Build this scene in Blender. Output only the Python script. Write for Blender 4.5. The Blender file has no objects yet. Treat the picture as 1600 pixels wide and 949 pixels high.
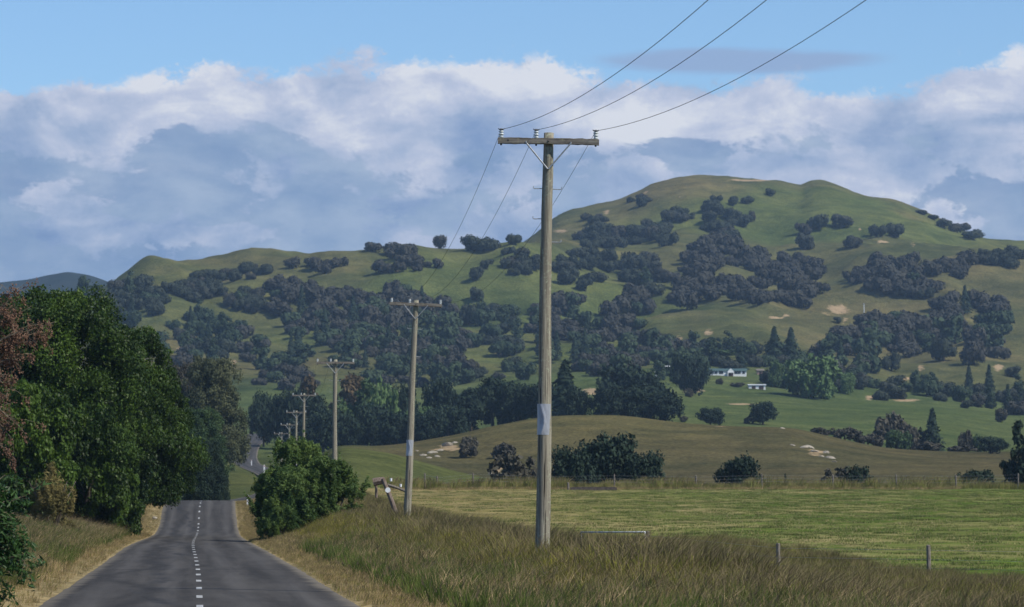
import bpy, math, random
import numpy as np
from mathutils import Vector, Matrix

S = bpy.context.scene
COL = S.collection
R = math.radians
rng = np.random.default_rng(7)
random.seed(7)

# ------------------------------------------------------------------ camera
F = 5290.0                      # focal length in photo pixels (photo 1600 x 949)
HOR = 807.0                     # row of the horizon in the photo
CZ = 1.86                       # eye height
TH = math.atan((HOR - 474.5) / F)
cam_d = bpy.data.cameras.new('camera'); cam = bpy.data.objects.new('camera', cam_d); COL.objects.link(cam)
cam_d.sensor_width = 36.0; cam_d.lens = F / 1600 * 36.0
cam_d.clip_start = 0.5; cam_d.clip_end = 40000
cam.location = (0, 0, CZ); cam.rotation_euler = (math.pi / 2 + TH, 0, 0)
cam_d.dof.use_dof = True; cam_d.dof.focus_distance = 84; cam_d.dof.aperture_fstop = 4.5
S.camera = cam

# ------------------------------------------------------------------ world, sun, exposure
SUN_AZ, SUN_EL = 118.0, 46.0
S.view_settings.view_transform = 'Standard'; S.view_settings.look = 'None'
S.view_settings.exposure = 0.0; S.view_settings.gamma = 1.0
w = bpy.data.worlds.new('World'); S.world = w; w.use_nodes = True
nt = w.node_tree; nt.nodes.clear()

def lin(r, g, b):
    f = lambda c: (c / 255 / 12.92) if c / 255 <= 0.04045 else ((c / 255 + 0.055) / 1.055) ** 2.4
    return (f(r), f(g), f(b), 1)

class G:                        # tiny node-graph helper
    def __init__(s, tree): s.t = tree; s.n = tree.nodes; s.l = tree.links
    def put(s, sock, v):
        if hasattr(v, 'is_linked') or isinstance(v, bpy.types.NodeSocket): s.l.new(v, sock)
        else: sock.default_value = v
    def node(s, typ, **kw):
        n = s.n.new(typ)
        for k, v in kw.items(): setattr(n, k, v)
        return n
    def m(s, op, a, b=0.0, c=0.0, clamp=False):
        n = s.n.new('ShaderNodeMath'); n.operation = op; n.use_clamp = clamp
        s.put(n.inputs[0], a); s.put(n.inputs[1], b); s.put(n.inputs[2], c)
        return n.outputs[0]
    def mix(s, f, a, b, mode='MIX'):
        n = s.n.new('ShaderNodeMix'); n.data_type = 'RGBA'; n.blend_type = mode; n.clamp_factor = True
        s.put(n.inputs[0], f); s.put(n.inputs[6], a); s.put(n.inputs[7], b)
        return n.outputs[2]
    def noise(s, vec, scale=1.0, detail=4.0, rough=0.5, dist=0.0, dim='3D'):
        n = s.n.new('ShaderNodeTexNoise'); n.noise_dimensions = dim
        s.put(n.inputs['Vector'], vec); n.inputs['Scale'].default_value = scale
        n.inputs['Detail'].default_value = detail; n.inputs['Roughness'].default_value = rough
        n.inputs['Distortion'].default_value = dist
        return n.outputs[0]
    def vec(s, x, y, z=0.0):
        n = s.n.new('ShaderNodeCombineXYZ'); s.put(n.inputs[0], x); s.put(n.inputs[1], y); s.put(n.inputs[2], z)
        return n.outputs[0]
    def sep(s, v):
        n = s.n.new('ShaderNodeSeparateXYZ'); s.l.new(v, n.inputs[0]); return n.outputs
    def vmul(s, v, k):
        n = s.n.new('ShaderNodeVectorMath'); n.operation = 'MULTIPLY'; s.l.new(v, n.inputs[0]); n.inputs[1].default_value = k
        return n.outputs[0]
    def ramp(s, f, stops, interp='LINEAR'):
        n = s.n.new('ShaderNodeValToRGB'); cr = n.color_ramp; cr.interpolation = interp
        while len(cr.elements) < len(stops): cr.elements.new(0.5)
        for e, (p, c) in zip(cr.elements, stops):
            e.position = p; e.color = c if len(c) == 4 else (*c, 1)
        s.put(n.inputs[0], f)
        return n.outputs[0]
    def smooth(s, x, a, b):
        n = s.n.new('ShaderNodeMapRange'); n.interpolation_type = 'SMOOTHSTEP'
        s.put(n.inputs[0], x); n.inputs[1].default_value = a; n.inputs[2].default_value = b
        return n.outputs[0]

g = G(nt)
sky = g.node('ShaderNodeTexSky', sky_type='NISHITA', sun_disc=False)
sky.sun_elevation = R(SUN_EL); sky.sun_rotation = R(SUN_AZ)
sky.air_density = 1.0; sky.dust_density = 0.0; sky.ozone_density = 3.0
tc = g.node('ShaderNodeTexCoord')
dx, dy, dz = g.sep(tc.outputs['Generated'])
U = g.m('MULTIPLY', g.m('ARCTAN2', dx, dy), F)              # angles, in photo-pixel-sized units
V = g.m('MULTIPLY', g.m('ARCSINE', dz), F)
P = g.vec(U, V, 0.0)
skyc = g.mix(1.0, sky.outputs[0], (0.104, 0.122, 0.140, 1), 'MULTIPLY')
# a bank of cumulus low round the horizon, in three layers; clear sky above it
n_edge = g.m('SUBTRACT', g.noise(g.vmul(P, (1 / 150, 1 / 95, 1)), 1, 8, 0.6, 0.25), 0.5)
n_low = g.m('SUBTRACT', g.noise(g.vmul(P, (1 / 420, 1 / 260, 1)), 1, 3, 0.5, 0.3), 0.5)
def billow(sc, z):
    q = g.node('ShaderNodeVectorMath', operation='ADD'); g.l.new(g.vec(U, V, z), q.inputs[0])
    nn = g.node('ShaderNodeTexNoise'); g.l.new(g.vmul(P, (1 / (sc * 1.1), 1 / (sc * .8), 1)), nn.inputs['Vector']); nn.inputs['Detail'].default_value = 3; nn.inputs['Roughness'].default_value = .6
    g.l.new(g.vmul(nn.outputs['Color'], (sc * 1.1, sc * .8, 0)), q.inputs[1])
    v_ = g.node('ShaderNodeTexVoronoi', feature='F1', voronoi_dimensions='2D'); g.l.new(g.vmul(q.outputs[0], (1 / (sc * 1.25), 1 / sc, 1)), v_.inputs['Vector']); v_.inputs['Scale'].default_value = 1.0
    v_.inputs['Detail'].default_value = 2.0; v_.inputs['Roughness'].default_value = .5; v_.normalize = True
    return g.m('SUBTRACT', .36, v_.outputs['Distance'])
bil = billow(70, 0.0); bil2 = billow(95, 3.1)
def bound(stops):
    x = g.m('DIVIDE', g.m('ADD', U, 1000.0), 2000.0)
    return g.m('MULTIPLY', g.ramp(x, [((p + 200) / 2000, (v / 1000,) * 3) for p, v in stops], 'B_SPLINE'), 1000.0)
vb = bound([(-100, 652), (60, 656), (300, 690), (480, 698), (560, 718), (760, 708), (860, 712), (960, 682), (1120, 668),
            (1230, 690), (1330, 640), (1420, 655), (1480, 696), (1640, 715)])
d1 = g.m('SUBTRACT', g.m('ADD', g.m('ADD', vb, g.m('ADD', g.m('MULTIPLY', n_edge, 85.0), g.m('MULTIPLY', bil, 75.0))), g.m('MULTIPLY', n_low, 20.0)), V)
mask1 = g.smooth(d1, -7.0, 15.0)
shade1 = g.noise(g.vmul(P, (1 / 210, 1 / 105, 1)), 1.0, 8, 0.56, 0.35)
deep = g.m('DIVIDE', d1, 420.0, 0, True)
t1 = g.m('ADD', g.m('ADD', g.m('MULTIPLY', g.m('SUBTRACT', shade1, 0.5), 1.8), g.m('ADD', 0.78, g.m('MULTIPLY', bil, .55))), g.m('MULTIPLY', deep, -0.44))
def bump(cx, cy, rx, ry):
    a = g.m('DIVIDE', g.m('SUBTRACT', U, cx - 800.0), rx); b = g.m('DIVIDE', g.m('SUBTRACT', V, HOR - cy), ry)
    return g.m('EXPONENT', g.m('MULTIPLY', g.m('ADD', g.m('MULTIPLY', a, a), g.m('MULTIPLY', b, b)), -1.0))
for cx, cy, rx, ry, k in [(830, 120, 90, 30, .30), (1180, 175, 120, 40, .30), (1560, 115, 80, 40, .2), (1010, 190, 120, 28, .2),
                          (590, 105, 90, 25, .12), (1380, 185, 110, 45, -.30), (1230, 240, 90, 40, -.12), (140, 158, 130, 14, -.22)]:
    t1 = g.m('ADD', t1, g.m('MULTIPLY', bump(cx, cy, rx, ry), k))
CL = [(0.0, lin(106, 137, 184)), (0.3, lin(134, 159, 199)), (0.55, lin(164, 182, 212)), (0.8, lin(198, 206, 227)), (1.0, lin(228, 231, 239))]
c1 = g.ramp(t1, CL)
# nearer, shaded clouds in front of the bright bank
P2 = g.vec(U, V, 7.3)
e2 = g.noise(g.vmul(P2, (1 / 190, 1 / 105, 1)), 1, 8, 0.57, 0.3)
f2 = g.m('ADD', g.m('ADD', e2, g.m('MULTIPLY', bil2, .36)), g.m('MULTIPLY', g.m('SUBTRACT', V, 520.0), -0.0009))
for cx, cy, rx, ry, k in [(380, 220, 100, 34, .20), (40, 265, 90, 45, .24), (1060, 232, 75, 24, .26), (740, 245, 70, 30, .16), (520, 300, 280, 50, .05),
                          (380, 345, 110, 16, .15), (1500, 215, 130, 60, .15), (1430, 300, 130, 20, .12), (100, 170, 200, 40, -.2), (850, 160, 300, 40, -.2),
                          (1560, 250, 70, 25, -.2), (620, 200, 90, 40, -.15), (220, 370, 240, 26, -.14)]:
    f2 = g.m('ADD', f2, g.m('MULTIPLY', bump(cx, cy, rx, ry), k))
mask2 = g.m('MULTIPLY', g.smooth(f2, 0.53, 0.61), 0.8)
c2 = g.ramp(g.m('ADD', g.noise(g.vmul(P2, (1 / 160, 1 / 60, 1)), 1, 7, 0.58, 0.2), g.m('MULTIPLY', bil2, .35)), [(0.3, lin(116, 146, 188)), (0.5, lin(136, 162, 197)), (0.72, lin(164, 184, 210))])
cloud = g.mix(mask2, c1, c2)
# one thin flat grey cloud above the bank
s3 = g.m('MULTIPLY', bump(1150, 98, 235, 22), g.m('ADD', 0.45, g.m('MULTIPLY', g.noise(g.vmul(P, (1 / 190, 1 / 26, 1)), 1, 5, 0.55, 0.5), 1.1)))
mask3 = g.m('MULTIPLY', g.smooth(s3, 0.28, 0.72), 0.78)
c3 = lin(150, 171, 208)
out = g.mix(mask1, skyc, cloud)
out = g.mix(mask3, out, c3)
bg = g.node('ShaderNodeBackground'); g.l.new(out, bg.inputs[0]); bg.inputs[1].default_value = 1.0
wo = g.node('ShaderNodeOutputWorld'); g.l.new(bg.outputs[0], wo.inputs[0])

sd = bpy.data.lights.new('sun', 'SUN'); sun = bpy.data.objects.new('sun', sd); COL.objects.link(sun)
sd.energy = 5.0; sd.angle = R(0.53); sd.color = (1.0, 0.94, 0.83)
sv = Vector((math.sin(R(SUN_AZ)) * math.cos(R(SUN_EL)), math.cos(R(SUN_AZ)) * math.cos(R(SUN_EL)), math.sin(R(SUN_EL))))
sun.rotation_euler = (-sv).to_track_quat('-Z', 'Y').to_euler(); sun.location = (60, -40, 80)

# ------------------------------------------------------------------ helpers
def ray(px, py):
    """slopes dx/dy, dz/dy of the view ray through a photo pixel"""
    v = 474.5 - np.asarray(py, float); u = np.asarray(px, float) - 800
    y = F * math.cos(TH) - v * math.sin(TH)
    return u / y, (F * math.sin(TH) + v * math.cos(TH)) / y
def at(px, py, d):
    a, b = ray(px, py); return float(a * d), float(d), float(CZ + b * d)
def sm(x, a, b):
    t = np.clip((np.asarray(x, float) - a) / (b - a), 0, 1); return t * t * (3 - 2 * t)
def pchip(x, y, xi):
    x = np.asarray(x, float); y = np.asarray(y, float); h = np.diff(x)
    h_ = h.reshape(-1, *([1] * (y.ndim - 1))); dl = np.diff(y, axis=0) / h_
    m = np.zeros_like(y); w1 = 2 * h_[1:] + h_[:-1]; w2 = h_[1:] + 2 * h_[:-1]
    same = (dl[:-1] * dl[1:]) > 0
    with np.errstate(all='ignore'):
        mm = (w1 + w2) / (w1 / dl[:-1] + w2 / dl[1:])
    m[1:-1] = np.where(same, np.nan_to_num(mm), 0); m[0] = dl[0]; m[-1] = dl[-1]
    k = np.clip(np.searchsorted(x, xi) - 1, 0, len(x) - 2)
    t = ((xi - x[k]) / h[k]); t = np.clip(t, 0, 1).reshape(np.shape(xi) + (1,) * (y.ndim - 1)); hk = h[k].reshape(t.shape)
    return ((1 + 2 * t) * (1 - t) ** 2) * y[k] + t * (1 - t) ** 2 * hk * m[k] + t * t * (3 - 2 * t) * y[k + 1] + t * t * (t - 1) * hk * m[k + 1]
_L = rng.random((256, 256))
def vnoise(x, y):
    xi = np.floor(x).astype(int); yi = np.floor(y).astype(int); fx = x - xi; fy = y - yi
    fx = fx * fx * (3 - 2 * fx); fy = fy * fy * (3 - 2 * fy)
    a = _L[xi & 255, yi & 255]; b = _L[(xi + 1) & 255, yi & 255]; c = _L[xi & 255, (yi + 1) & 255]; e = _L[(xi + 1) & 255, (yi + 1) & 255]
    return (a * (1 - fx) + b * fx) * (1 - fy) + (c * (1 - fx) + e * fx) * fy - 0.5
def fbm(x, y, n=4):
    r = 0; a = 1.0
    for i in range(n): r = r + a * vnoise(x * 2 ** i + 17.3 * i, y * 2 ** i + 5.1 * i); a *= 0.5
    return r

# ------------------------------------------------------------------ terrain height
RD = [-60, 0, 69, 110, 186, 283, 330, 370, 430, 490, 580, 700, 800, 880, 960, 1040, 1150, 1260]
RX = [5.6, 0, -6.36, -10.2, -17.5, -26.2, -30.3] + [(p - 800) / 5290 * d for p, d in [(322, 370), (365, 430), (408, 490), (446, 580), (448, 700), (432, 800), (398, 880), (384, 960), (387, 1040), (399, 1150), (402, 1260)]]
ZRD = [-60, 0, 69, 110, 186, 235, 262, 290, 318, 332, 345, 380, 420]
ZR = [0, 0, 0, .13, .35, .36, .42, 1.05, 2.8, 3.3, 3.45, 2.6, 2.4]
def road_x(d): return pchip(RD, RX, np.clip(d, -60, 1260))
def road_z(d): return pchip(ZRD, ZR, np.clip(d, -60, 420))
HWID = 3.25
ROWS = [  # distance: ground rows as seen in the photo, (px, py)
 (335, [(-2000, 760), (230, 765), (262, 784), (372, 784), (400, 777), (480, 772), (640, 765), (1600, 767), (3600, 767)]),
 (390, [(-2000, 790), (300, 796), (380, 792), (420, 782), (560, 776), (640, 780), (1600, 782), (3600, 782)]),
 (460, [(-2000, 770), (300, 787), (360, 786), (430, 780), (535, 745), (640, 765), (800, 781), (1600, 784), (3600, 784)]),
 (600, [(-2000, 740), (200, 770), (330, 785), (400, 783), (450, 776), (500, 730), (535, 700), (600, 707), (660, 722), (720, 738), (790, 753), (900, 766), (1250, 768), (1600, 758), (3600, 750)]),
 (690, [(-2000, 735), (200, 760), (300, 772), (430, 770), (470, 756), (500, 728), (535, 704), (600, 716), (660, 728), (760, 745), (900, 748), (1250, 742), (1450, 738), (1600, 738), (3600, 730)]),
 (900, [(-2000, 720), (330, 728), (440, 729), (535, 701), (600, 698), (700, 682), (780, 664), (870, 651), (950, 650), (1050, 658), (1150, 664), (1230, 668), (1290, 681), (1340, 693), (1400, 704), (1480, 709), (1570, 710), (1700, 704), (3600, 690)]),
 (1010, [(-2000, 690), (300, 704), (390, 707), (440, 709), (535, 708), (700, 692), (870, 664), (1050, 668), (1150, 672), (1300, 686), (1400, 704), (1500, 706), (1700, 698), (3600, 690)]),
 (1150, [(-2000, 670), (300, 684), (390, 686), (420, 690), (535, 700), (700, 690), (870, 661), (1000, 653), (1100, 655), (1300, 664), (1450, 672), (1600, 690), (3600, 670)]),
 (1300, [(-2000, 650), (300, 668), (390, 674), (535, 670), (700, 660), (870, 640), (1000, 624), (1100, 630), (1300, 640), (1450, 645), (1600, 660), (3600, 640)]),
 (1550, [(-2000, 600), (300, 630), (400, 625), (600, 615), (800, 602), (1000, 588), (1100, 588), (1200, 590), (1300, 605), (1400, 618), (1500, 628), (1600, 638), (3600, 620)]),
 (1750, [(-2000, 570), (150, 590), (400, 585), (700, 573), (850, 566), (1000, 560), (1150, 552), (1280, 566), (1400, 578), (1500, 585), (1600, 596), (3600, 580)]),
 (2000, [(-2000, 530), (100, 520), (200, 515), (400, 525), (600, 528), (800, 518), (1000, 500), (1100, 488), (1200, 492), (1300, 500), (1400, 508), (1500, 520), (1600, 520), (3600, 520)]),
 (2300, [(-2000, 520), (-100, 500), (100, 470), (140, 452), (165, 438), (200, 419), (238, 408), (262, 411), (285, 413), (340, 404), (385, 389), (400, 387), (440, 387), (480, 386), (500, 380), (520, 379), (560, 380), (600, 376), (650, 369), (700, 375), (760, 377), (800, 378), (850, 382), (950, 402), (1100, 420), (1250, 422), (1400, 402), (1500, 398), (1600, 405), (1800, 420), (3600, 480)]),
 (2480, [(-2000, 560), (-100, 540), (100, 510), (200, 462), (300, 450), (400, 430), (600, 420), (740, 408), (800, 400), (850, 378), (950, 372), (1100, 376), (1250, 378), (1400, 372), (1500, 384), (1600, 396), (1800, 410), (3600, 480)]),
 (2850, [(-2000, 560), (100, 520), (300, 480), (600, 450), (760, 420), (800, 395), (830, 378), (850, 362), (870, 342), (905, 332), (930, 325), (1000, 302), (1020, 291), (1050, 283), (1075, 279), (1100, 278), (1150, 281), (1200, 285), (1235, 290), (1252, 293), (1268, 288), (1285, 287), (1320, 296), (1345, 307), (1400, 317), (1420, 325), (1440, 333), (1480, 352), (1520, 370), (1545, 379), (1570, 381), (1600, 383), (1700, 392), (2000, 430), (3600, 500)]),
 (3300, [(-2000, 640), (800, 560), (1100, 470), (1600, 500), (3600, 600)]),
 (4000, [(-2000, 640), (-600, 600), (0, 560), (200, 570), (800, 640), (3600, 640)]),
 (4900, [(-2000, 470), (-600, 452), (-200, 430), (-60, 445), (20, 440), (40, 437), (80, 426), (104, 421), (128, 424), (155, 434), (200, 452), (300, 475), (500, 500), (3600, 560)]),
 (6500, [(-2000, 780), (800, 780), (3600, 780)]),
]
TPX = np.arange(-2000, 3601, 6.0)
TD = np.concatenate([np.arange(335, 1200, 5), np.arange(1200, 3400, 8), np.geomspace(3400, 6500, 60)])
rowz = []
for d_, pts in ROWS:
    p_ = np.array(pts, float); py_ = pchip(p_[:, 0], p_[:, 1], TPX)
    rowz.append(CZ + ray(TPX, py_)[1] * d_)
TZ = pchip([r[0] for r in ROWS], np.array(rowz), TD)           # (TD, TPX)
def table(x, d):
    dd = np.clip(d, TD[0], TD[-1]); s = np.clip(800 + x / np.maximum(d, 1) * F, -2000, 3599)
    j = (s + 2000) / 6.0; j0 = np.minimum(j.astype(int), len(TPX) - 2); fj = j - j0
    i0 = np.clip(np.searchsorted(TD, dd) - 1, 0, len(TD) - 2); fi = (dd - TD[i0]) / (TD[i0 + 1] - TD[i0])
    return (TZ[i0, j0] * (1 - fj) + TZ[i0, j0 + 1] * fj) * (1 - fi) + (TZ[i0 + 1, j0] * (1 - fj) + TZ[i0 + 1, j0 + 1] * fj) * fi
def near(x, d):
    o = x - road_x(d); zr = road_z(d)
    zp = np.clip(d - 92, 0, None) * 0.0189
    zr_side = zr
    wr = sm(o, 4.2, 14)
    right = zr_side * (1 - wr) + zp * wr + (.3 + .7 * sm(d, 50, 76)) * 0.5 * np.exp(-((o - 8.3) / 2.6) ** 2) * (1 - sm(d, 300, 330))
    far_l = zr + 0.9 + 0.02 * np.clip(-o - 9, 0, 400)
    wl = sm(-o, 3.6, 8.5)
    left = zr * (1 - wl) + (far_l + 0.7 * sm(d, 270, 320)) * wl
    z = np.where(np.abs(o) < HWID + .25, zr - 0.035, np.where(o > 0, right, left))
    bumpy = sm(np.abs(o), 4.0, 7.0) * (fbm(x / 3.1, d / 3.1, 3) * 0.14)
    return z + bumpy
def H(x, d):
    x = np.asarray(x, float); d = np.asarray(d, float)
    t = table(x, d); n = near(x, np.clip(d, -60, 420))
    wgt = sm(d, 334, 385)
    z = n * (1 - wgt) + t * wgt
    far = sm(d, 1150, 2000) * (1 - sm(d, 3400, 4200))
    mid = sm(d, 560, 800)
    rel = fbm(x / 120 + 3.3, d / 170 + 1.7, 4)
    crest = np.exp(-((d - 2850) / 190) ** 2); far = far * (1 - .75 * crest)
    z = z + crest * fbm(x / 14, d / 40, 3) * 1.6
    z = z + far * (np.abs(rel) * -20.0 + 1.5 + fbm(x / 34, d / 45, 4) * 3.2) + mid * (1 - far) * fbm(x / 60, d / 60, 3) * 1.0
    z = z + sm(d, 3600, 4600) * fbm(x / 300, d / 500, 4) * 30
    o = x - road_x(d)
    return z - np.where((d > 420) & (d < 1265), 0.25 * (1 - sm(np.abs(o), 4, 8)), 0)
_dm = np.concatenate([np.arange(20, 420, 1.0), np.arange(420, 1300, 3.0), np.arange(1300, 3300, 6.0), np.arange(3300, 6400, 60.0)])
def hit(px, py, dmin=20.0):
    """where the view ray meets the ground: x, d, z"""
    a, b = ray(px, py); m = _dm >= dmin; dd = _dm[m]
    f = H(a * dd, dd) - (CZ + b * dd); k = np.nonzero(f >= 0)[0]
    if len(k) == 0: return None
    d = dd[k[0]]
    if k[0] > 0:
        f0, f1 = f[k[0] - 1], f[k[0]]; d = dd[k[0] - 1] + (dd[k[0]] - dd[k[0] - 1]) * (-f0 / (f1 - f0 + 1e-9))
    return float(a * d), float(d), float(H(a * d, d))
def Hs(x, d): return float(H(np.array([x]), np.array([d]))[0])

# ------------------------------------------------------------------ mesh helpers
def new_mesh(name, v, faces, mats, mi=None, attrs=None, smooth=False):
    """v (n,3), faces: list of arrays (m,k)"""
    me = bpy.data.meshes.new(name); v = np.asarray(v, np.float32)
    me.vertices.add(len(v)); me.vertices.foreach_set('co', v.ravel())
    idx = np.concatenate([np.asarray(f, np.int32).ravel() for f in faces]); cnt = np.concatenate([np.full(len(f), np.asarray(f).shape[1], np.int32) for f in faces])
    me.loops.add(len(idx)); me.loops.foreach_set('vertex_index', idx)
    me.polygons.add(len(cnt)); me.polygons.foreach_set('loop_start', np.concatenate([[0], np.cumsum(cnt)[:-1]]).astype(np.int32))
    for m in mats: me.materials.append(m)
    if mi is not None: me.polygons.foreach_set('material_index', np.asarray(mi, np.int32))
    if smooth: me.polygons.foreach_set('use_smooth', np.ones(len(cnt), bool))
    for nm, (dom, val) in (attrs or {}).items():
        val = np.asarray(val, np.float32)
        if val.ndim == 1:
            a = me.attributes.new(nm, 'FLOAT', dom); a.data.foreach_set('value', val)
        else:
            a = me.attributes.new(nm, 'FLOAT_COLOR', dom)
            a.data.foreach_set('color', np.concatenate([val, np.ones((len(val), 1), np.float32)], 1).ravel())
    me.update(calc_edges=True); me.validate()
    return me
class MB:
    """collects small shapes into one mesh"""
    def __init__(s): s.v = []; s.f = []; s.m = []; s.n = 0
    def add(s, v, f, m=0):
        v = np.asarray(v, float); s.v.append(v)
        for q in f: s.f.append([i + s.n for i in q]); s.m.append(m)
        s.n += len(v)
    def box(s, c, sz, rz=0, m=0, rx=0, ry=0):
        p = np.array([(x, y, z) for x in (-.5, .5) for y in (-.5, .5) for z in (-.5, .5)]) * sz
        M = np.array(Matrix.Rotation(rz, 3, 'Z') @ Matrix.Rotation(ry, 3, 'Y') @ Matrix.Rotation(rx, 3, 'X'))
        s.add(p @ M.T + np.array(c), [(0, 1, 3, 2), (4, 6, 7, 5), (0, 4, 5, 1), (2, 3, 7, 6), (0, 2, 6, 4), (1, 5, 7, 3)], m)
    def tube(s, pts, rad, n=8, m=0, caps=True):
        pts = [Vector(p) for p in pts]; rad = list(np.broadcast_to(rad, len(pts))); V_ = []; up = None
        for i, p in enumerate(pts):
            t = (pts[min(i + 1, len(pts) - 1)] - pts[max(i - 1, 0)]).normalized()
            if up is None: up = t.orthogonal().normalized()
            up = (up - t * up.dot(t)).normalized(); b = t.cross(up)
            for k in range(n):
                a = 2 * math.pi * k / n; V_.append(p + (up * math.cos(a) + b * math.sin(a)) * rad[i])
        f = [(i * n + k, i * n + (k + 1) % n, (i + 1) * n + (k + 1) % n, (i + 1) * n + k) for i in range(len(pts) - 1) for k in range(n)]
        if caps: f += [tuple(range(n))[::-1], tuple((len(pts) - 1) * n + k for k in range(n))]
        s.add([tuple(q) for q in V_], f, m)
    def lathe(s, prof, n=12, c=(0, 0, 0), m=0):
        V_ = [(c[0] + r * math.cos(2 * math.pi * k / n), c[1] + r * math.sin(2 * math.pi * k / n), c[2] + z) for r, z in prof for k in range(n)]
        f = [(i * n + k, i * n + (k + 1) % n, (i + 1) * n + (k + 1) % n, (i + 1) * n + k) for i in range(len(prof) - 1) for k in range(n)]
        f += [tuple(range(n))[::-1], tuple((len(prof) - 1) * n + k for k in range(n))]
        s.add(V_, f, m)
    def mesh(s, name, mats, smooth=False):
        me = bpy.data.meshes.new(name); me.from_pydata(np.concatenate(s.v).tolist(), [], s.f)
        for m in mats: me.materials.append(m)
        me.polygons.foreach_set('material_index', s.m)
        if smooth: me.polygons.foreach_set('use_smooth', [True] * len(s.f))
        me.update(); return me
def put(name, me, parent=None, loc=(0, 0, 0), rot=(0, 0, 0), scale=(1, 1, 1)):
    o = bpy.data.objects.new(name, me); COL.objects.link(o); o.location = loc; o.rotation_euler = rot
    o.scale = (scale,) * 3 if np.isscalar(scale) else scale
    if parent: o.parent = parent
    return o
def tag(o, label=None, cat=None, group=None, kind=None):
    if label: o['label'] = label
    if cat: o['category'] = cat
    if group: o['group'] = group
    if kind: o['kind'] = kind
    return o
def dup(root, loc=None, rot=None, scale=None):
    r = root.copy(); COL.objects.link(r)
    if loc is not None: r.location = loc
    if rot is not None: r.rotation_euler = rot
    if scale is not None: r.scale = (scale,) * 3 if np.isscalar(scale) else scale
    for ch in list(root.children):
        c = ch.copy(); COL.objects.link(c); c.parent = r
        for gch in list(ch.children):
            e = gch.copy(); COL.objects.link(e); e.parent = c
    return r

# ------------------------------------------------------------------ materials
def mat(name):
    m = bpy.data.materials.new(name); m.use_nodes = True; t = m.node_tree; t.nodes.clear()
    gg = G(t); o = gg.node('ShaderNodeOutputMaterial'); b = gg.node('ShaderNodeBsdfPrincipled')
    gg.l.new(b.outputs[0], o.inputs[0]); b.inputs['Roughness'].default_value = 0.9
    b.inputs['Specular IOR Level'].default_value = 0.2
    return m, gg, b, o
def attr(gg, name, kind='GEOMETRY'):
    n = gg.node('ShaderNodeAttribute', attribute_name=name); n.attribute_type = kind; return n
def foliage(name, dark, light, trans=0.25, rough=0.6, alt=None):
    """leaf colour varies from leaf to leaf and from plant to plant"""
    m, gg, b, o = mat(name)
    a = attr(gg, 'leaf').outputs['Fac']; oi = gg.node('ShaderNodeObjectInfo')
    f = gg.m('ADD', gg.m('MULTIPLY', a, 0.75), gg.m('MULTIPLY', oi.outputs['Random'], 0.35), 0, True)
    c = gg.mix(f, (*dark, 1), (*light, 1))
    if alt: c = gg.mix(gg.smooth(oi.outputs['Random'], 0.6, 1.0), c, gg.mix(a, (*[k * .7 for k in alt], 1), (*alt, 1)))
    gg.l.new(c, b.inputs['Base Color']); b.inputs['Roughness'].default_value = rough
    if trans > 0:
        tr = gg.node('ShaderNodeBsdfTranslucent'); gg.l.new(c, tr.inputs[0])
        mx = gg.node('ShaderNodeMixShader'); mx.inputs[0].default_value = trans
        gg.l.new(b.outputs[0], mx.inputs[1]); gg.l.new(tr.outputs[0], mx.inputs[2]); gg.l.new(mx.outputs[0], o.inputs[0])
    return m
def plain(name, c1, c2, scale=8.0, rough=0.8, metal=0.0, bump=0.0, stretch=(1, 1, 1)):
    m, gg, b, o = mat(name); t = gg.node('ShaderNodeTexCoord')
    n = gg.noise(gg.vmul(t.outputs['Object'], stretch), scale, 6, 0.6)
    gg.l.new(gg.mix(gg.smooth(n, 0.32, 0.68), (*c1, 1), (*c2, 1)), b.inputs['Base Color'])
    b.inputs['Roughness'].default_value = rough; b.inputs['Metallic'].default_value = metal
    if bump:
        bp = gg.node('ShaderNodeBump'); bp.inputs['Strength'].default_value = bump; bp.inputs['Distance'].default_value = 0.02
        gg.l.new(n, bp.inputs['Height']); gg.l.new(bp.outputs[0], b.inputs['Normal'])
    return m
M = {}
M['bark'] = plain('bark', (.05, .04, .03), (.12, .10, .08), 3, .95, 0, .5, (3, 3, .6))
M['far_leaf'] = foliage('hill_foliage', (.012, .019, .013), (.050, .060, .038), 0.0, .8, (.052, .050, .040))
M['far_green'] = foliage('valley_foliage', (.026, .052, .020), (.075, .118, .038), 0.0, .8)
M['bright'] = foliage('bright_green_foliage', (.045, .085, .028), (.11, .17, .055), 0.0, .8)
M['hill_green'] = foliage('hill_green_foliage', (.014, .028, .015), (.050, .074, .034), 0.0, .8)
M['olive_tree'] = foliage('olive_tree_foliage', (.035, .045, .022), (.105, .112, .050), 0.0, .8)
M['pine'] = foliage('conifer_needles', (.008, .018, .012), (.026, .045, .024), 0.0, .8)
M['big_leaf'] = foliage('broadleaf_foliage', (.008, .022, .004), (.068, .118, .012), 0.25, .5)
M['wattle'] = foliage('feathery_foliage', (.036, .076, .018), (.135, .195, .045), 0.3, .6)
M['willow'] = foliage('narrow_green_leaves', (.020, .055, .014), (.07, .14, .035), 0.3, .45)
M['seed'] = foliage('dry_brown_seed_clusters', (.085, .045, .030), (.21, .12, .078), 0.2, .8)
M['broom'] = foliage('broom_twigs', (.07, .068, .02), (.20, .165, .06), 0.1, .8)
M['scrub'] = foliage('dull_scrub_foliage', (.03, .03, .022), (.09, .08, .055), 0.0, .8)
M['autumn'] = foliage('rusty_foliage', (.050, .042, .022), (.12, .082, .040), 0.0, .8)
M['twig'] = plain('pale_twig', (.13, .10, .07), (.26, .21, .15), 6)

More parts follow.
